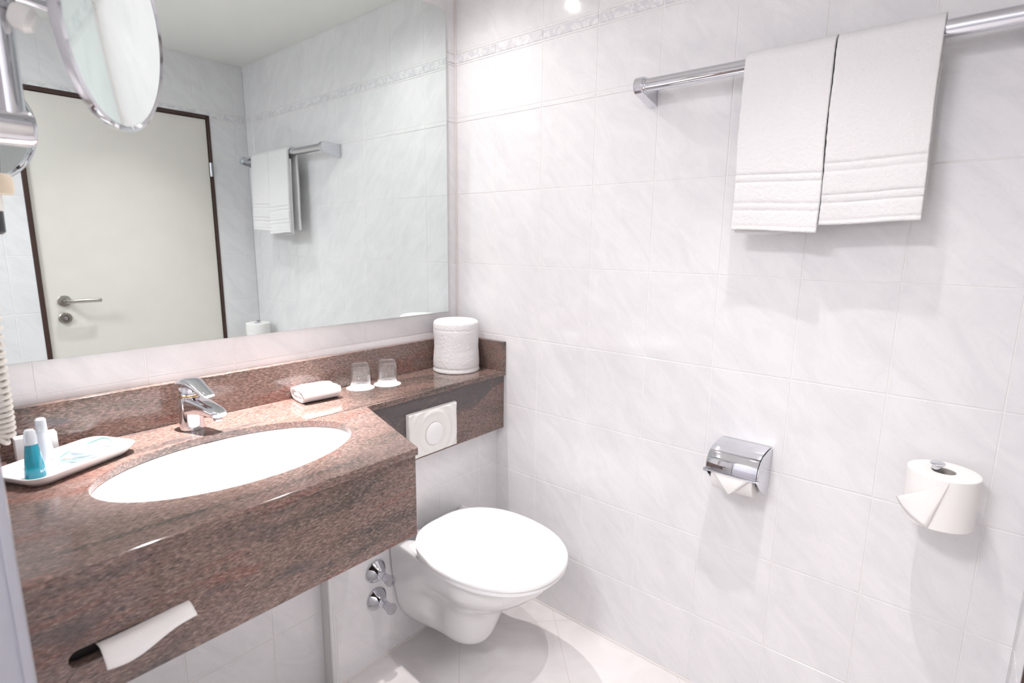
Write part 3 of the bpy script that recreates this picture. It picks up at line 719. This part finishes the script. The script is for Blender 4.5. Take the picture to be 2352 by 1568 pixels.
# ------------------------------------------------------------------ rolled towel on the shelf
cx, cy = -0.112, -0.108; prof = []
for k in range(60):
    q = k / 59; z = q * 0.172
    r = 0.0815 - 0.002 * q + (0.0022 * math.exp(-((q - 0.0) / 0.05) ** 2)) - 0.0011 * math.exp(-((q - 0.88) / 0.012) ** 2) - 0.0015 * math.exp(-((q - 0.08) / 0.012) ** 2) + 0.0012 * sin(q * 9)
    prof.append((r, z))
prof += [(0.0790, 0.1745), (0.0780, 0.1768), (0.0755, 0.1795), (0.070, 0.1822), (0.060, 0.1838), (0.045, 0.1845), (0.030, 0.1845), (0.012, 0.1842), (0.0, 0.184)]
def wob(tt, h): return 0.012 * noise.noise(Vector((cos(tt) * 1.6, sin(tt) * 1.6, h * 14))) + 0.012 * noise.noise(Vector((cos(tt) * 22, sin(tt) * 22, h * 260)))
o = lathe('rolled_towel', [(0.0, 0.0)] + prof, M_terry, (cx, cy, ZT + 0.0015), n=160, loc=(cx, cy, ZT + 0.0015), wob=wob, smooth=True)
tag(o, 'thick white towel rolled into an upright drum on the granite shelf', 'towel')

# ------------------------------------------------------------------ flush plate
px0, px1, pz0, pz1 = -0.457, -0.250, 0.646, 0.795; pyf = -0.2425
t = thing('flush_plate', 'white flush plate with concentric ripples and round button above the toilet', 'flush plate', ((px0 + px1) / 2, pyf, pz0))
V = []; F = []; n = 90; m_ = 66; pcx, pcz = (px0 + px1) / 2, 0.712
for j in range(m_):
    for i in range(n):
        u = i / (n - 1); v = j / (m_ - 1); x = px0 + (px1 - px0) * u; z = pz0 + (pz1 - pz0) * v
        r = sqrt((x - pcx) ** 2 + (z - pcz) ** 2)
        e = min(u, 1 - u) * (px1 - px0); e2 = min(v, 1 - v) * (pz1 - pz0); ed = min(e, e2)
        d_ = 0.0115 * min(1, (max(ed, 0) / 0.0035)) ** 0.5
        rip = 0.0018 * cos((r - 0.040) * 2 * pi / 0.029) * min(1, ed / 0.008) if r > 0.039 else 0.0006 * min(1, ed / 0.008)
        V.append((x, pyf - d_ - rip, z))
F = grid_faces(n, m_)
nb = len(V); V += [(px0, pyf, pz0), (px1, pyf, pz0), (px1, pyf, pz1), (px0, pyf, pz1)]; F.append((nb + 3, nb + 2, nb + 1, nb))
o = link_mesh('plate', V, F, M_plastic, t)
lathe('push_button', [(0.0365, -0.002), (0.0365, 0.003), (0.0355, 0.0045), (0.030, 0.0060), (0.015, 0.0072), (0.0, 0.0075)], M_lid, (pcx, pyf - 0.0110, pcz), (0, -1, 0), 64, t, cap=False)
lathe('button_gap', [(0.0380, 0.0003), (0.0380, 0.0022), (0.0369, 0.0022), (0.0369, 0.0003)], M_silicone, (pcx, pyf - 0.0113, pcz), (0, -1, 0), 64, t, cap=False)

# ------------------------------------------------------------------ angle valves
for i, z in enumerate((0.311, 0.217)):
    t = thing('shutoff_valve', ['upper chrome shut-off valve with clear knob beside the toilet', 'lower chrome shut-off valve with clear knob beside the toilet'][i], 'valve', (-0.563, PY, z), 'shut-off valves on the tiled wall')
    O = Vector((-0.563, PY - 0.0005, z)); AX = (0.0, -1, 0)
    lathe('rosette', [(0.0, 0.0), (0.0365, 0.0), (0.0365, 0.004), (0.0345, 0.007), (0.024, 0.020), (0.017, 0.028), (0.0145, 0.033), (0.0, 0.033)], M_chrome, O, AX, 48, t)
    lathe('valve_stem', [(0.0, 0.033), (0.0125, 0.033), (0.0118, 0.052), (0.0, 0.052)], M_chrome, O, AX, 32, t)
    lathe('valve_knob', [(0.0, 0.048), (0.0125, 0.048), (0.0130, 0.056), (0.0155, 0.068), (0.0182, 0.077), (0.0165, 0.0810), (0.010, 0.0825), (0.0, 0.0800)], M_knob, O, AX, 10, t, smooth=False)

# ------------------------------------------------------------------ toilet
tcx = -0.352
t = thing('toilet', 'white wall-hung toilet with closed lid below the granite shelf', 'toilet', (tcx, -0.45, 0.07))
levels = [ # z, half width at bowl, y front, half width at wall, y at widest
    (0.070, 0.030, -0.430, 0.035, -0.38), (0.072, 0.052, -0.455, 0.060, -0.38), (0.080, 0.068, -0.475, 0.085, -0.38), (0.105, 0.083, -0.492, 0.105, -0.38), (0.150, 0.094, -0.510, 0.130, -0.39),
    (0.200, 0.104, -0.530, 0.140, -0.40), (0.235, 0.114, -0.552, 0.147, -0.42), (0.262, 0.128, -0.585, 0.151, -0.45), (0.290, 0.144, -0.628, 0.154, -0.47), (0.320, 0.160, -0.668, 0.156, -0.49),
    (0.350, 0.171, -0.696, 0.158, -0.50), (0.375, 0.177, -0.711, 0.159, -0.505), (0.390, 0.178, -0.716, 0.159, -0.505), (0.396, 0.175, -0.713, 0.157, -0.505), (0.398, 0.168, -0.705, 0.150, -0.505)]
V = []; na = 96; wallY = PY - 0.001
for z, wb, yf, ww, yw in levels:
    for i in range(na):
        q = i / (na - 1)
        if q < 0.3 or q > 0.7:
            s = q / 0.3 if q < 0.3 else (1 - q) / 0.3
            sg = -1 if q < 0.3 else 1
            y = wallY + (yw - wallY) * s
            ws = ww + (wb - ww) * (s * s * (3 - 2 * s))
            # recess on the flank between the back plate and the bowl
            rc = 0.016 * math.exp(-((s - 0.72) / 0.22) ** 2) * math.exp(-((z - 0.20) / 0.075) ** 2)
            x = sg * (ws - rc)
        else:
            a = (q - 0.3) / 0.4 * pi; x = -wb * cos(a) ; y = yw + (yf - yw) * (sin(a) ** 0.92)
            rc = 0.016 * math.exp(-((0.72 - 1.0) / 0.22) ** 2) * math.exp(-((z - 0.20) / 0.075) ** 2) * abs(cos(a)) ** 3
            x -= math.copysign(rc, x)
        V.append((tcx + x, y, z))
F = grid_faces(na, len(levels)) 
L0 = (len(levels) - 1) * na
F.append(tuple(L0 + i for i in range(na))); F.append(tuple(reversed(range(na))))
F.append(tuple([j * na for j in range(len(levels))] + [j * na + na - 1 for j in reversed(range(len(levels)))]))
o = link_mesh('bowl', V, F, M_ceramic, t); fix_normals(o)
for p in o.data.polygons: p.use_smooth = len(p.vertices) == 4
sb = o.modifiers.new('sub', 'SUBSURF'); sb.levels = 1; sb.render_levels = 2
def lid_outline(f, grow=0.0, n=128):
    out = []
    yc = -0.490; 
    for i in range(n):
        a = 2 * pi * i / n; c, s = cos(a), sin(a)
        if s < 0: x = (0.193 + grow) * math.copysign(abs(c) ** 0.92, c); y = (0.255 + grow) * -abs(s) ** 0.92
        else:
            x = (0.193 + grow) * math.copysign(abs(c) ** (2 / 3.0), c); y = (0.218 + grow) * abs(s) ** (2 / 3.0); x *= 1 - 0.20 * (y / 0.218) ** 2
        out.append((tcx - 0.006 + x * f, yc + y * f))
    return out
def lid_mesh(name, prof, mat, parent):
    V = []
    for f, z in prof: V += [(x, y, z) for x, y in lid_outline(f)]
    F = grid_faces(128, len(prof), True); F.append(tuple(reversed(range(128)))); F.append(tuple((len(prof) - 1) * 128 + i for i in range(128)))
    return link_mesh(name, V, F, mat, parent, smooth='auto')
lid_mesh('seat', [(0.90, 0.3985), (0.975, 0.3990), (0.985, 0.402), (0.985, 0.409), (0.975, 0.4125), (0.90, 0.413)], M_lid, t)
lid_mesh('lid', [(0.96, 0.4140), (0.992, 0.4145), (1.0, 0.417), (1.0, 0.4235), (0.992, 0.4290), (0.975, 0.4320), (0.94, 0.4335), (0.8, 0.4355), (0.6, 0.4375), (0.4, 0.4388), (0.2, 0.4395), (0.03, 0.4397)], M_lid, t)
for sx_ in (-0.08, 0.08):
    lathe('hinge', [(0.0, 0), (0.012, 0), (0.012, 0.013), (0.0, 0.014)], M_ceramic, (tcx + sx_, -0.268, 0.398), n=24, parent=t)

# ------------------------------------------------------------------ towel rail and towels
RX, RZ = -0.078, 1.722
t = thing('towel_rail', 'long chrome towel rail on the right tiled wall', 'towel rail', (RX, -1.15, RZ))
tube('rail', [(RX, -0.795, RZ), (RX, -1.535, RZ)], 0.0165, M_chrome, 40, t)
for yb, sg in ((-0.778, 1), (-1.548, -1)):
    # wedge shaped end bracket: outline in (x, z), thickness along y
    outl = [(-0.0005, RZ - 0.040), (-0.0005, RZ + 0.018)]
    for i in range(9):
        a = radians(75 + 165 * i / 8); outl.append((RX + 0.0225 * cos(a), RZ + 0.0225 * sin(a)))
    b_ = slab('end_bracket', outl, [], yb - 0.012, yb + 0.012, lambda u, v, h: (u, h, v), M_chrome, t, bev=0.003)
    for p in b_.data.polygons: p.use_smooth = False
    lathe('rail_collar', [(0.0190, 0), (0.0190, 0.006), (0.0165, 0.006)], M_chrome, (RX, yb - sg * 0.012, RZ), (0, -sg, 0), 40, b_, cap=False)
def hung_towel(name, y0, y1, zf, zb, seed, label, extra=False):
    th = 0.011; R0 = 0.0165 + th / 2 + 0.0012
    path = []
    nb_ = 70
    for i in range(nb_): path.append((RX + R0 * (0.92 if i < nb_ - 4 else 1), zb + (RZ - zb) * i / nb_, 0))
    for i in range(17):
        a = pi * i / 16; path.append((RX + R0 * cos(a), RZ + R0 * sin(a), 1))
    nf = 110
    for i in range(1, nf + 1): path.append((RX - R0, RZ - (RZ - zf) * i / nf, 2))
    ny = 70; V = []
    for (x, z, kd) in path:
        for i in range(ny):
            q = i / (ny - 1); y = y0 + (y1 - y0) * q
            hang = max(0.0, RZ - z); 
            yy = y + 0.012 * hang * (noise.noise(Vector((z * 5, seed, 0)))) * 2 - (0.010 * (q - 0.5) * hang)
            wv = noise.noise(Vector((y * 7 + seed, z * 2.2, seed * 3.1))) * 0.030 * hang + 0.0009 * noise.noise(Vector((y * 180, z * 180, seed)))
            xx = x - (wv + 0.016 * hang if kd == 2 else -abs(wv) * 0.3) - (0.004 * hang if kd == 2 else 0)
            zz = z + (0.004 * sin(q * 3.0 + seed) * hang / 0.38 if kd == 2 else 0)
            if kd == 2:
                dz = z - zf
                for b0 in (0.046, 0.110):
                    g = math.exp(-((dz - b0) / 0.0035) ** 2) + math.exp(-((dz - b0 - 0.017) / 0.0025) ** 2); xx += 0.0028 * g
                xx += 0.002 * math.exp(-((dz - 0.009) / 0.002) ** 2)
            V.append((xx, yy, zz))
    F = grid_faces(ny, len(path))
    if extra:
        n0 = len(V); np_ = 40
        for j in range(np_):
            z = RZ - 0.03 - (RZ - 0.03 - (zf - 0.007)) * j / (np_ - 1); hang = RZ - z
            for i in range(ny):
                q = i / (ny - 1); y = y0 - 0.004 + (y1 - y0 + 0.03) * q * 0.9 + 0.0
                wv = noise.noise(Vector((y * 7 + seed, z * 2.2, seed * 3.1))) * 0.030 * hang
                V.append((RX - R0 - wv - 0.020 * hang + 0.013 + 0.004 * sin(q * pi), y, z + 0.006 * (abs(q - 0.45) * 2) ** 2 * (j / np_)))
        F += grid_faces(ny, np_, False, n0)
    o = link_mesh(name, V, F, M_terry, loc=(RX, (y0 + y1) / 2, RZ))
    so = o.modifiers.new('thick', 'SOLIDIFY'); so.thickness = th; so.offset = 0
    tag(o, label, 'towel', 'white hand towels on the rail')
    return o
hung_towel('hand_towel', -1.052, -1.232, 1.345, 1.36, 1.3, 'left one of two white terry hand towels hanging over the chrome rail', True)
hung_towel('hand_towel', -1.236, -1.412, 1.362, 1.375, 4.7, 'right one of two white terry hand towels hanging over the chrome rail')

# ------------------------------------------------------------------ covered toilet-paper holder
y0, y1 = -1.040, -1.163
t = thing('toilet_paper_holder', 'chrome toilet-paper holder with curved lid on the right tiled wall', 'toilet paper holder', (-0.05, -1.1, 0.70))
V = []; prof = []   # lid profile in (x, z)
pts_ = [(-0.002, 0.797), (-0.040, 0.7985), (-0.075, 0.796), (-0.098, 0.788), (-0.112, 0.772), (-0.1165, 0.758), (-0.1180, 0.750), (-0.1185, 0.743)]
def lid_sheet(pts_, th):
    pr_ = []
    for k, (x, z) in enumerate(pts_):
        a = Vector(pts_[max(0, k - 1)]); b = Vector(pts_[min(len(pts_) - 1, k + 1)]); tn = (b - a).normalized(); nn_ = Vector((tn.y, -tn.x)); pr_.append((x + nn_.x * 0, z, x + nn_.x * -th * -1, z + nn_.y * th * 1))
    return pr_
# smooth the profile
sm = []
for k in range(len(pts_) - 1):
    for s in range(4):
        q = s / 4; sm.append((pts_[k][0] * (1 - q) + pts_[k + 1][0] * q, pts_[k][1] * (1 - q) + pts_[k + 1][1] * q))
sm.append(pts_[-1])
V = []
for x, z in sm:
    for yy in (y0, y1): V.append((x, yy, z))
F = [(2 * k, 2 * k + 1, 2 * k + 3, 2 * k + 2) for k in range(len(sm) - 1)]
o = link_mesh('lid', V, F, M_chrome, t); so = o.modifiers.new('s', 'SOLIDIFY'); so.thickness = 0.0018; so.offset = -1
bevel(o, 0.0005, 2, 50)
for yy, sg in ((y0 + 0.0015, 1), (y1 - 0.0015, -1)):
    ol = [(-0.001, 0.796), (-0.001, 0.700), (-0.020, 0.684), (-0.045, 0.684), (-0.072, 0.700), (-0.100, 0.722), (-0.1165, 0.737), (-0.1155, 0.754), (-0.109, 0.771), (-0.096, 0.785), (-0.074, 0.7935), (-0.040, 0.796)]
    slab('side_cheek', ol, [], yy - 0.0018, yy + 0.0018, lambda u, v, h: (u, h, v), M_chrome, t, bev=0.001)
tube('hinge_pin', [(-0.1155, y0 + 0.006, 0.739), (-0.1155, y1 - 0.006, 0.739)], 0.0028, M_chrome, 12, t)
for yy in (y0 + 0.0045, y1 - 0.0045):
    lathe('pin_cap', [(0, 0), (0.0055, 0), (0.0055, 0.005), (0, 0.006)], M_chrome, (-0.1155, yy - 0.0025, 0.739), (0, 1, 0), 20, t)
# roll in it
ry0, ry1 = y0 - 0.010, y1 + 0.010
roll = thing('toilet_paper_roll', 'partly used toilet-paper roll with folded point inside the chrome holder', 'toilet paper', (-0.062, -1.1, 0.69))
lathe('paper_roll', [(0.020, 0), (0.048, 0), (0.049, 0.001), (0.049, abs(ry1 - ry0) - 0.001), (0.048, abs(ry1 - ry0)), (0.020, abs(ry1 - ry0)), (0.020, 0)], M_paper, (-0.062, ry1, 0.727), (0, 1, 0), 64, roll, cap=False)
# loose sheet: wraps the front, hangs, pointed
V = []; na_, nb_ = 26, 24
for j in range(na_):
    q = j / (na_ - 1)
    for i in range(nb_):
        s = i / (nb_ - 1)
        yy = ry0 - 0.002 + (ry1 + 0.002 - ry0 + 0.002) * s
        # allowed length shorter away from the point -> triangle
        tip = 1 - abs(s - 0.45) / 0.55
        lim = 0.30 + 0.70 * max(0.0, tip)
        a = radians(155) + radians(70) * min(1, q * lim * 1.0)
        if q * lim < 0.45:
            ang = radians(150) + radians(75) * (q * lim / 0.45); x = -0.060 + 0.0505 * cos(ang); z = 0.735 + 0.0505 * sin(ang)
            V.append((x, yy, z))
        else:
            ang = radians(225); x0_ = -0.060 + 0.0505 * cos(ang); z0_ = 0.735 + 0.0505 * sin(ang); dd = (q * lim - 0.45) / 0.55
            V.append((x0_ - 0.014 * dd, yy, z0_ - 0.016 - 0.020 * dd if False else z0_ - 0.036 * dd))
def folded_point():
    # triangle end of the sheet: sheet comes over the front of the roll, two corners folded in
    P = lambda x, y, z: Vector((x, y, z))
    yl, yr = ry0 - 0.001, ry1 + 0.001
    V = []; F = []
    n = 16
    rows = []
    for j in range(n + 1):
        q = j / n; z = 0.756 - q * 0.070
        x = -0.1115 - 0.005 * sin(q * pi) 
        wl = yl + (yr - yl) * 0.0; wr = yr
        if q > 0.20:
            f = (q - 0.20) / 0.80; wl = yl + (yr - yl) * 0.47 * f; wr = yr + (yl - yr) * 0.53 * f * 0.98
        rows.append([len(V) + k for k in range(9)])
        for k in range(9):
            s = k / 8; V.append(P(x, wl + (wr - wl) * s, z))
    for j in range(n):
        for k in range(8): F.append((rows[j][k], rows[j][k + 1], rows[j + 1][k + 1], rows[j + 1][k]))
    return V, F
V, F = folded_point()
o = link_mesh('paper_end', V, F, M_paper, roll); so = o.modifiers.new('s', 'SOLIDIFY'); so.thickness = 0.0008; so.offset = 0

# ------------------------------------------------------------------ spare roll on its pin
sx_, sy_ = -0.086, -1.513; rb, rt = 0.754, 0.862
t = thing('spare_roll_holder', 'small chrome pin holder with round head through the spare roll', 'toilet paper holder', (0, sy_, 0.74))
tube('pin', [(-0.0005, sy_ + 0.012, 0.742), (-0.03, sy_ + 0.012, 0.742), (sx_ + 0.02, sy_ + 0.012, 0.742), (sx_ + 0.006, sy_ + 0.012, 0.744), (sx_, sy_ + 0.012, 0.75), (sx_, sy_ + 0.012, 0.868)], 0.0065, M_chrome, 16, t)
lathe('pin_head', [(0.0, 0.0), (0.0095, 0.0), (0.0095, 0.006), (0.013, 0.0085), (0.013, 0.012), (0.011, 0.0135), (0.0, 0.014)], M_chrome, (sx_, sy_ + 0.012, 0.864), n=32, parent=t)
lathe('wall_rosette', [(0.0, 0), (0.016, 0), (0.016, 0.005), (0.0, 0.006)], M_chrome, (-0.0005, sy_ + 0.012, 0.742), (-1, 0, 0), 28, t)
lathe('support_disc', [(0.0, 0), (0.024, 0), (0.024, 0.002), (0.0, 0.002)], M_chrome, (sx_, sy_ + 0.006, 0.7515), n=32, parent=t)
t = thing('spare_toilet_roll', 'full spare toilet roll standing upright on a pin at the right wall', 'toilet paper', (sx_, sy_, rb))
pr_ = [(0.0205, 0.0), (0.060, 0.0), (0.0615, 0.0015)] + [(0.0615 + 0.0, 0.0015 + 0.105 * k / 8) for k in range(1, 8)] + [(0.0615, 0.1065), (0.060, 0.108), (0.0225, 0.108), (0.0205, 0.107), (0.0205, 0.0)]
lathe('paper_roll', pr_, M_paper, (sx_, sy_, rb), n=80, parent=t, cap=False)
lathe('cardboard_core', [(0.0204, 0.001), (0.0204, 0.1065), (0.0194, 0.1065), (0.0194, 0.001), (0.0204, 0.001)], simple('grey_card', (0.45, 0.43, 0.40), 0.9), (sx_, sy_, rb), n=48, parent=t, cap=False)
# folded triangular end, lifting off the side of the roll facing the room
V = []; n = 14
d0 = Vector((-0.62, 0.30)).normalized()
base_a = math.atan2(-0.35, -0.94)
for j in range(n + 1):
    q = j / n                      # 0 = top right start, 1 = lower left
    for k in range(9):
        s = k / 8
        # triangle in (angle along roll, height)
        ang0 = radians(190); ang1 = radians(103)
        hgt_top = 0.104 - q * 0.030; hgt_bot = 0.104 - 0.104 * (1 - q) * 0 - (0.100 if q < 1 else 0.1) 
        # apex at the top right, wide edge lower left
        top = Vector((0.0, 0.104)); 
        left = Vector((1.0, 0.034)); bot = Vector((0.25, 0.000))
        p = top * (1 - q) + (left * (1 - s) + bot * s) * q
        ang = ang0 + (ang1 - ang0) * p.x
        lift = 0.0018 + 0.010 * max(0, q - 0.35) * (1 - s) * 1.5
        V.append((sx_ + (0.0615 + lift) * cos(ang), sy_ + (0.0615 + lift) * sin(ang), rb + p.y))
o = link_mesh('folded_end', V, grid_faces(9, n + 1), M_paper, t); so = o.modifiers.new('s', 'SOLIDIFY'); so.thickness = 0.0007; so.offset = 0

# ------------------------------------------------------------------ tissue hanging from the slot in the granite
V = []; nu_, nv_ = 30, 16
for j in range(nv_):
    q = j / (nv_ - 1)
    for i in range(nu_):
        s = i / (nu_ - 1)
        x = -1.316 + 0.124 * s
        y = -0.575 - 0.045 * sin(min(1, q * 1.25) * pi / 2) - 0.004 * sin(s * 5)
        zt = 0.7215 + 0.005 * s; z = zt + 0.004 * sin(min(1, q * 1.7) * pi) - (0.024 - 0.015 * s * s + 0.003 * sin(s * 7)) * max(0, q - 0.35) / 0.65
        V.append((x + 0.003 * q, y, z))
o = link_mesh('paper_tissue', V, grid_faces(nu_, nv_), M_paper, loc=(-1.255, -0.6, 0.715)); so = o.modifiers.new('s', 'SOLIDIFY'); so.thickness = 0.0012; so.offset = 0
tag(o, 'white paper tissue pulled out of the slot in the granite front', 'tissue')

# ------------------------------------------------------------------ swivel cosmetic mirror
C = Vector((-1.200, -0.577, 1.595)); az = 2.395 + pi + radians(2.2); el = 0.065
n_ = Vector((cos(az) * cos(el), sin(az) * cos(el), -sin(el)))
RR = 0.132
t = thing('cosmetic_mirror', 'round chrome magnifying mirror on a swivel arm in front of the wall mirror', 'mirror', (LEFT, -0.56, 1.451))
prof = [(RR - 0.007, 0.0005), (RR - 0.004, 0.003), (RR, 0.001), (RR + 0.0005, -0.004), (RR - 0.001, -0.010), (RR - 0.006, -0.0135), (RR - 0.012, -0.0135)]
lathe('rim', prof, M_chrome, C, n_, 96, t, cap=False)
lathe('magnifying_glass', [(0.0, -0.0085)] + [((RR - 0.006) * k / 14, -0.0085 + 0.0088 * (k / 14) ** 2) for k in range(1, 15)], M_mirror, C, n_, 96, t, cap=False, smooth=True)
lathe('back_glass', [(0.0, -0.0138), (RR - 0.010, -0.0136)], M_mirror2, C, n_, 96, t, cap=False)
rx, ry = -1.322, -0.556
yk = []
tube('swivel_arm', [(rx, ry, 1.612), (-1.290, ry + 0.004, 1.612), (-1.250, -0.552, 1.606), C + n_ * -0.030, C + n_ * -0.013], 0.0075, M_chrome, 16, t)
lathe('ball_joint', [(0, 0.016), (0.008, 0.014), (0.013, 0.008), (0.014, 0.0), (0.011, -0.008), (0.0, -0.012)], M_chrome, C - n_ * 0.028, n_, 28, t)
tube('post', [(rx, ry, 1.466), (rx, ry, 1.64)], 0.0165, M_chrome, 28, t)
lathe('top_joint', [(0, 0), (0.021, 0), (0.022, 0.004), (0.022, 0.05), (0.020, 0.054), (0, 0.055)], M_chrome, (rx, ry, 1.588), (0, 0, 1), 32, t)
lathe('knob', [(0, 0), (0.012, 0.0), (0.016, 0.006), (0.016, 0.018), (0.011, 0.024), (0, 0.025)], M_plastic, (-1.310, -0.575, 1.584), (0.8, -0.3, -0.35), 24, t)['label'] = 'white knob'
lathe('clamp', [(0.0, 0.0), (0.030, 0.0), (0.030, 0.006), (0.0225, 0.010), (0.0225, 0.094), (0.0200, 0.099), (0.0, 0.100)], M_chrome, (LEFT + 0.0005, ry, 1.451), (1, 0, 0), 40, t)

# ------------------------------------------------------------------ wall hair dryer with coiled cord
hx_, hy_ = -1.343, -0.350
t = thing('hair_dryer', 'white wall hair dryer with coiled cord at the left edge above the tray', 'hair dryer', (LEFT, hy_, 1.35))
box('wall_holder', LEFT + 0.0005, LEFT + 0.030, hy_ - 0.045, hy_ + 0.045, 1.36, 1.56, M_plastic, t, bev=0.006)
lathe('dryer_body', [(0.0, 1.377), (0.030, 1.377), (0.030, 1.400), (0.031, 1.42), (0.036, 1.45), (0.040, 1.49), (0.040, 1.54), (0.034, 1.565), (0.0, 1.57)], M_plastic, (hx_, hy_, 0), n=40, parent=t)
lathe('collar', [(0.0, 1.381), (0.044, 1.379), (0.0455, 1.385), (0.0455, 1.402), (0.043, 1.408), (0.0, 1.409)], M_cream, (hx_, hy_, 0), n=40, parent=t)['label'] = 'cream collar'
lathe('handle', [(0.0, 1.353), (0.0300, 1.353), (0.0305, 1.3765), (0.0, 1.3765)], M_plastic, (hx_, hy_, 0), n=32, parent=t)
lathe('switch_end', [(0.0, 1.318), (0.0240, 1.318), (0.0285, 1.322), (0.0290, 1.3525), (0.0, 1.3525)], M_black, (hx_, hy_, 0), n=32, parent=t)['label'] = 'black end piece'
# coil: centre line hangs down, turns, climbs back to the holder
cl = []
def cpt(s):   # s 0..1 down, 1..1.15 turn, ..2 up
    if s <= 1: 
        return Vector((hx_ - 0.002 - 0.009 * s * s - 0.004 * sin(s * pi), hy_ - 0.004 * s, 1.318 - s * 0.310))
    if s <= 1.2:
        a = (s - 1) / 0.2 * pi; return Vector((hx_ - 0.011 - 0.0125 * (1 - cos(a)), hy_ - 0.004, 1.008 - 0.0125 * sin(a)))
    q = (s - 1.2) / 0.8; return Vector((hx_ - 0.036 - 0.001 * q, hy_ - 0.004 + 0.002 * q, 1.008 + 0.35 * q))
pts = []; turns = 0.0; s = 0.0; ph = 0.0
while s < 2.0:
    c0 = cpt(s); c1 = cpt(min(2, s + 0.002)); tg = (c1 - c0)
    if tg.length < 1e-9: break
    tgn = tg.normalized(); u_, v_, _ = frame_of((0, 0, 1))
    side = Vector((0, 1, 0)); u2 = side.cross(tgn).normalized()
    pts.append(c0 + (u2 * cos(ph) + side * sin(ph)) * 0.0122)
    hgt = c0.z; pitch = 0.0075 + 0.0125 * max(0, min(1, (hgt - 0.99) / 0.30))
    ds = pitch / 20; s += ds / (0.33 if s < 1 else (0.20 if s < 1.2 else 0.46)); ph += 2 * pi / 20
tube('coiled_cord', pts, 0.0036, M_cord, 8, t)
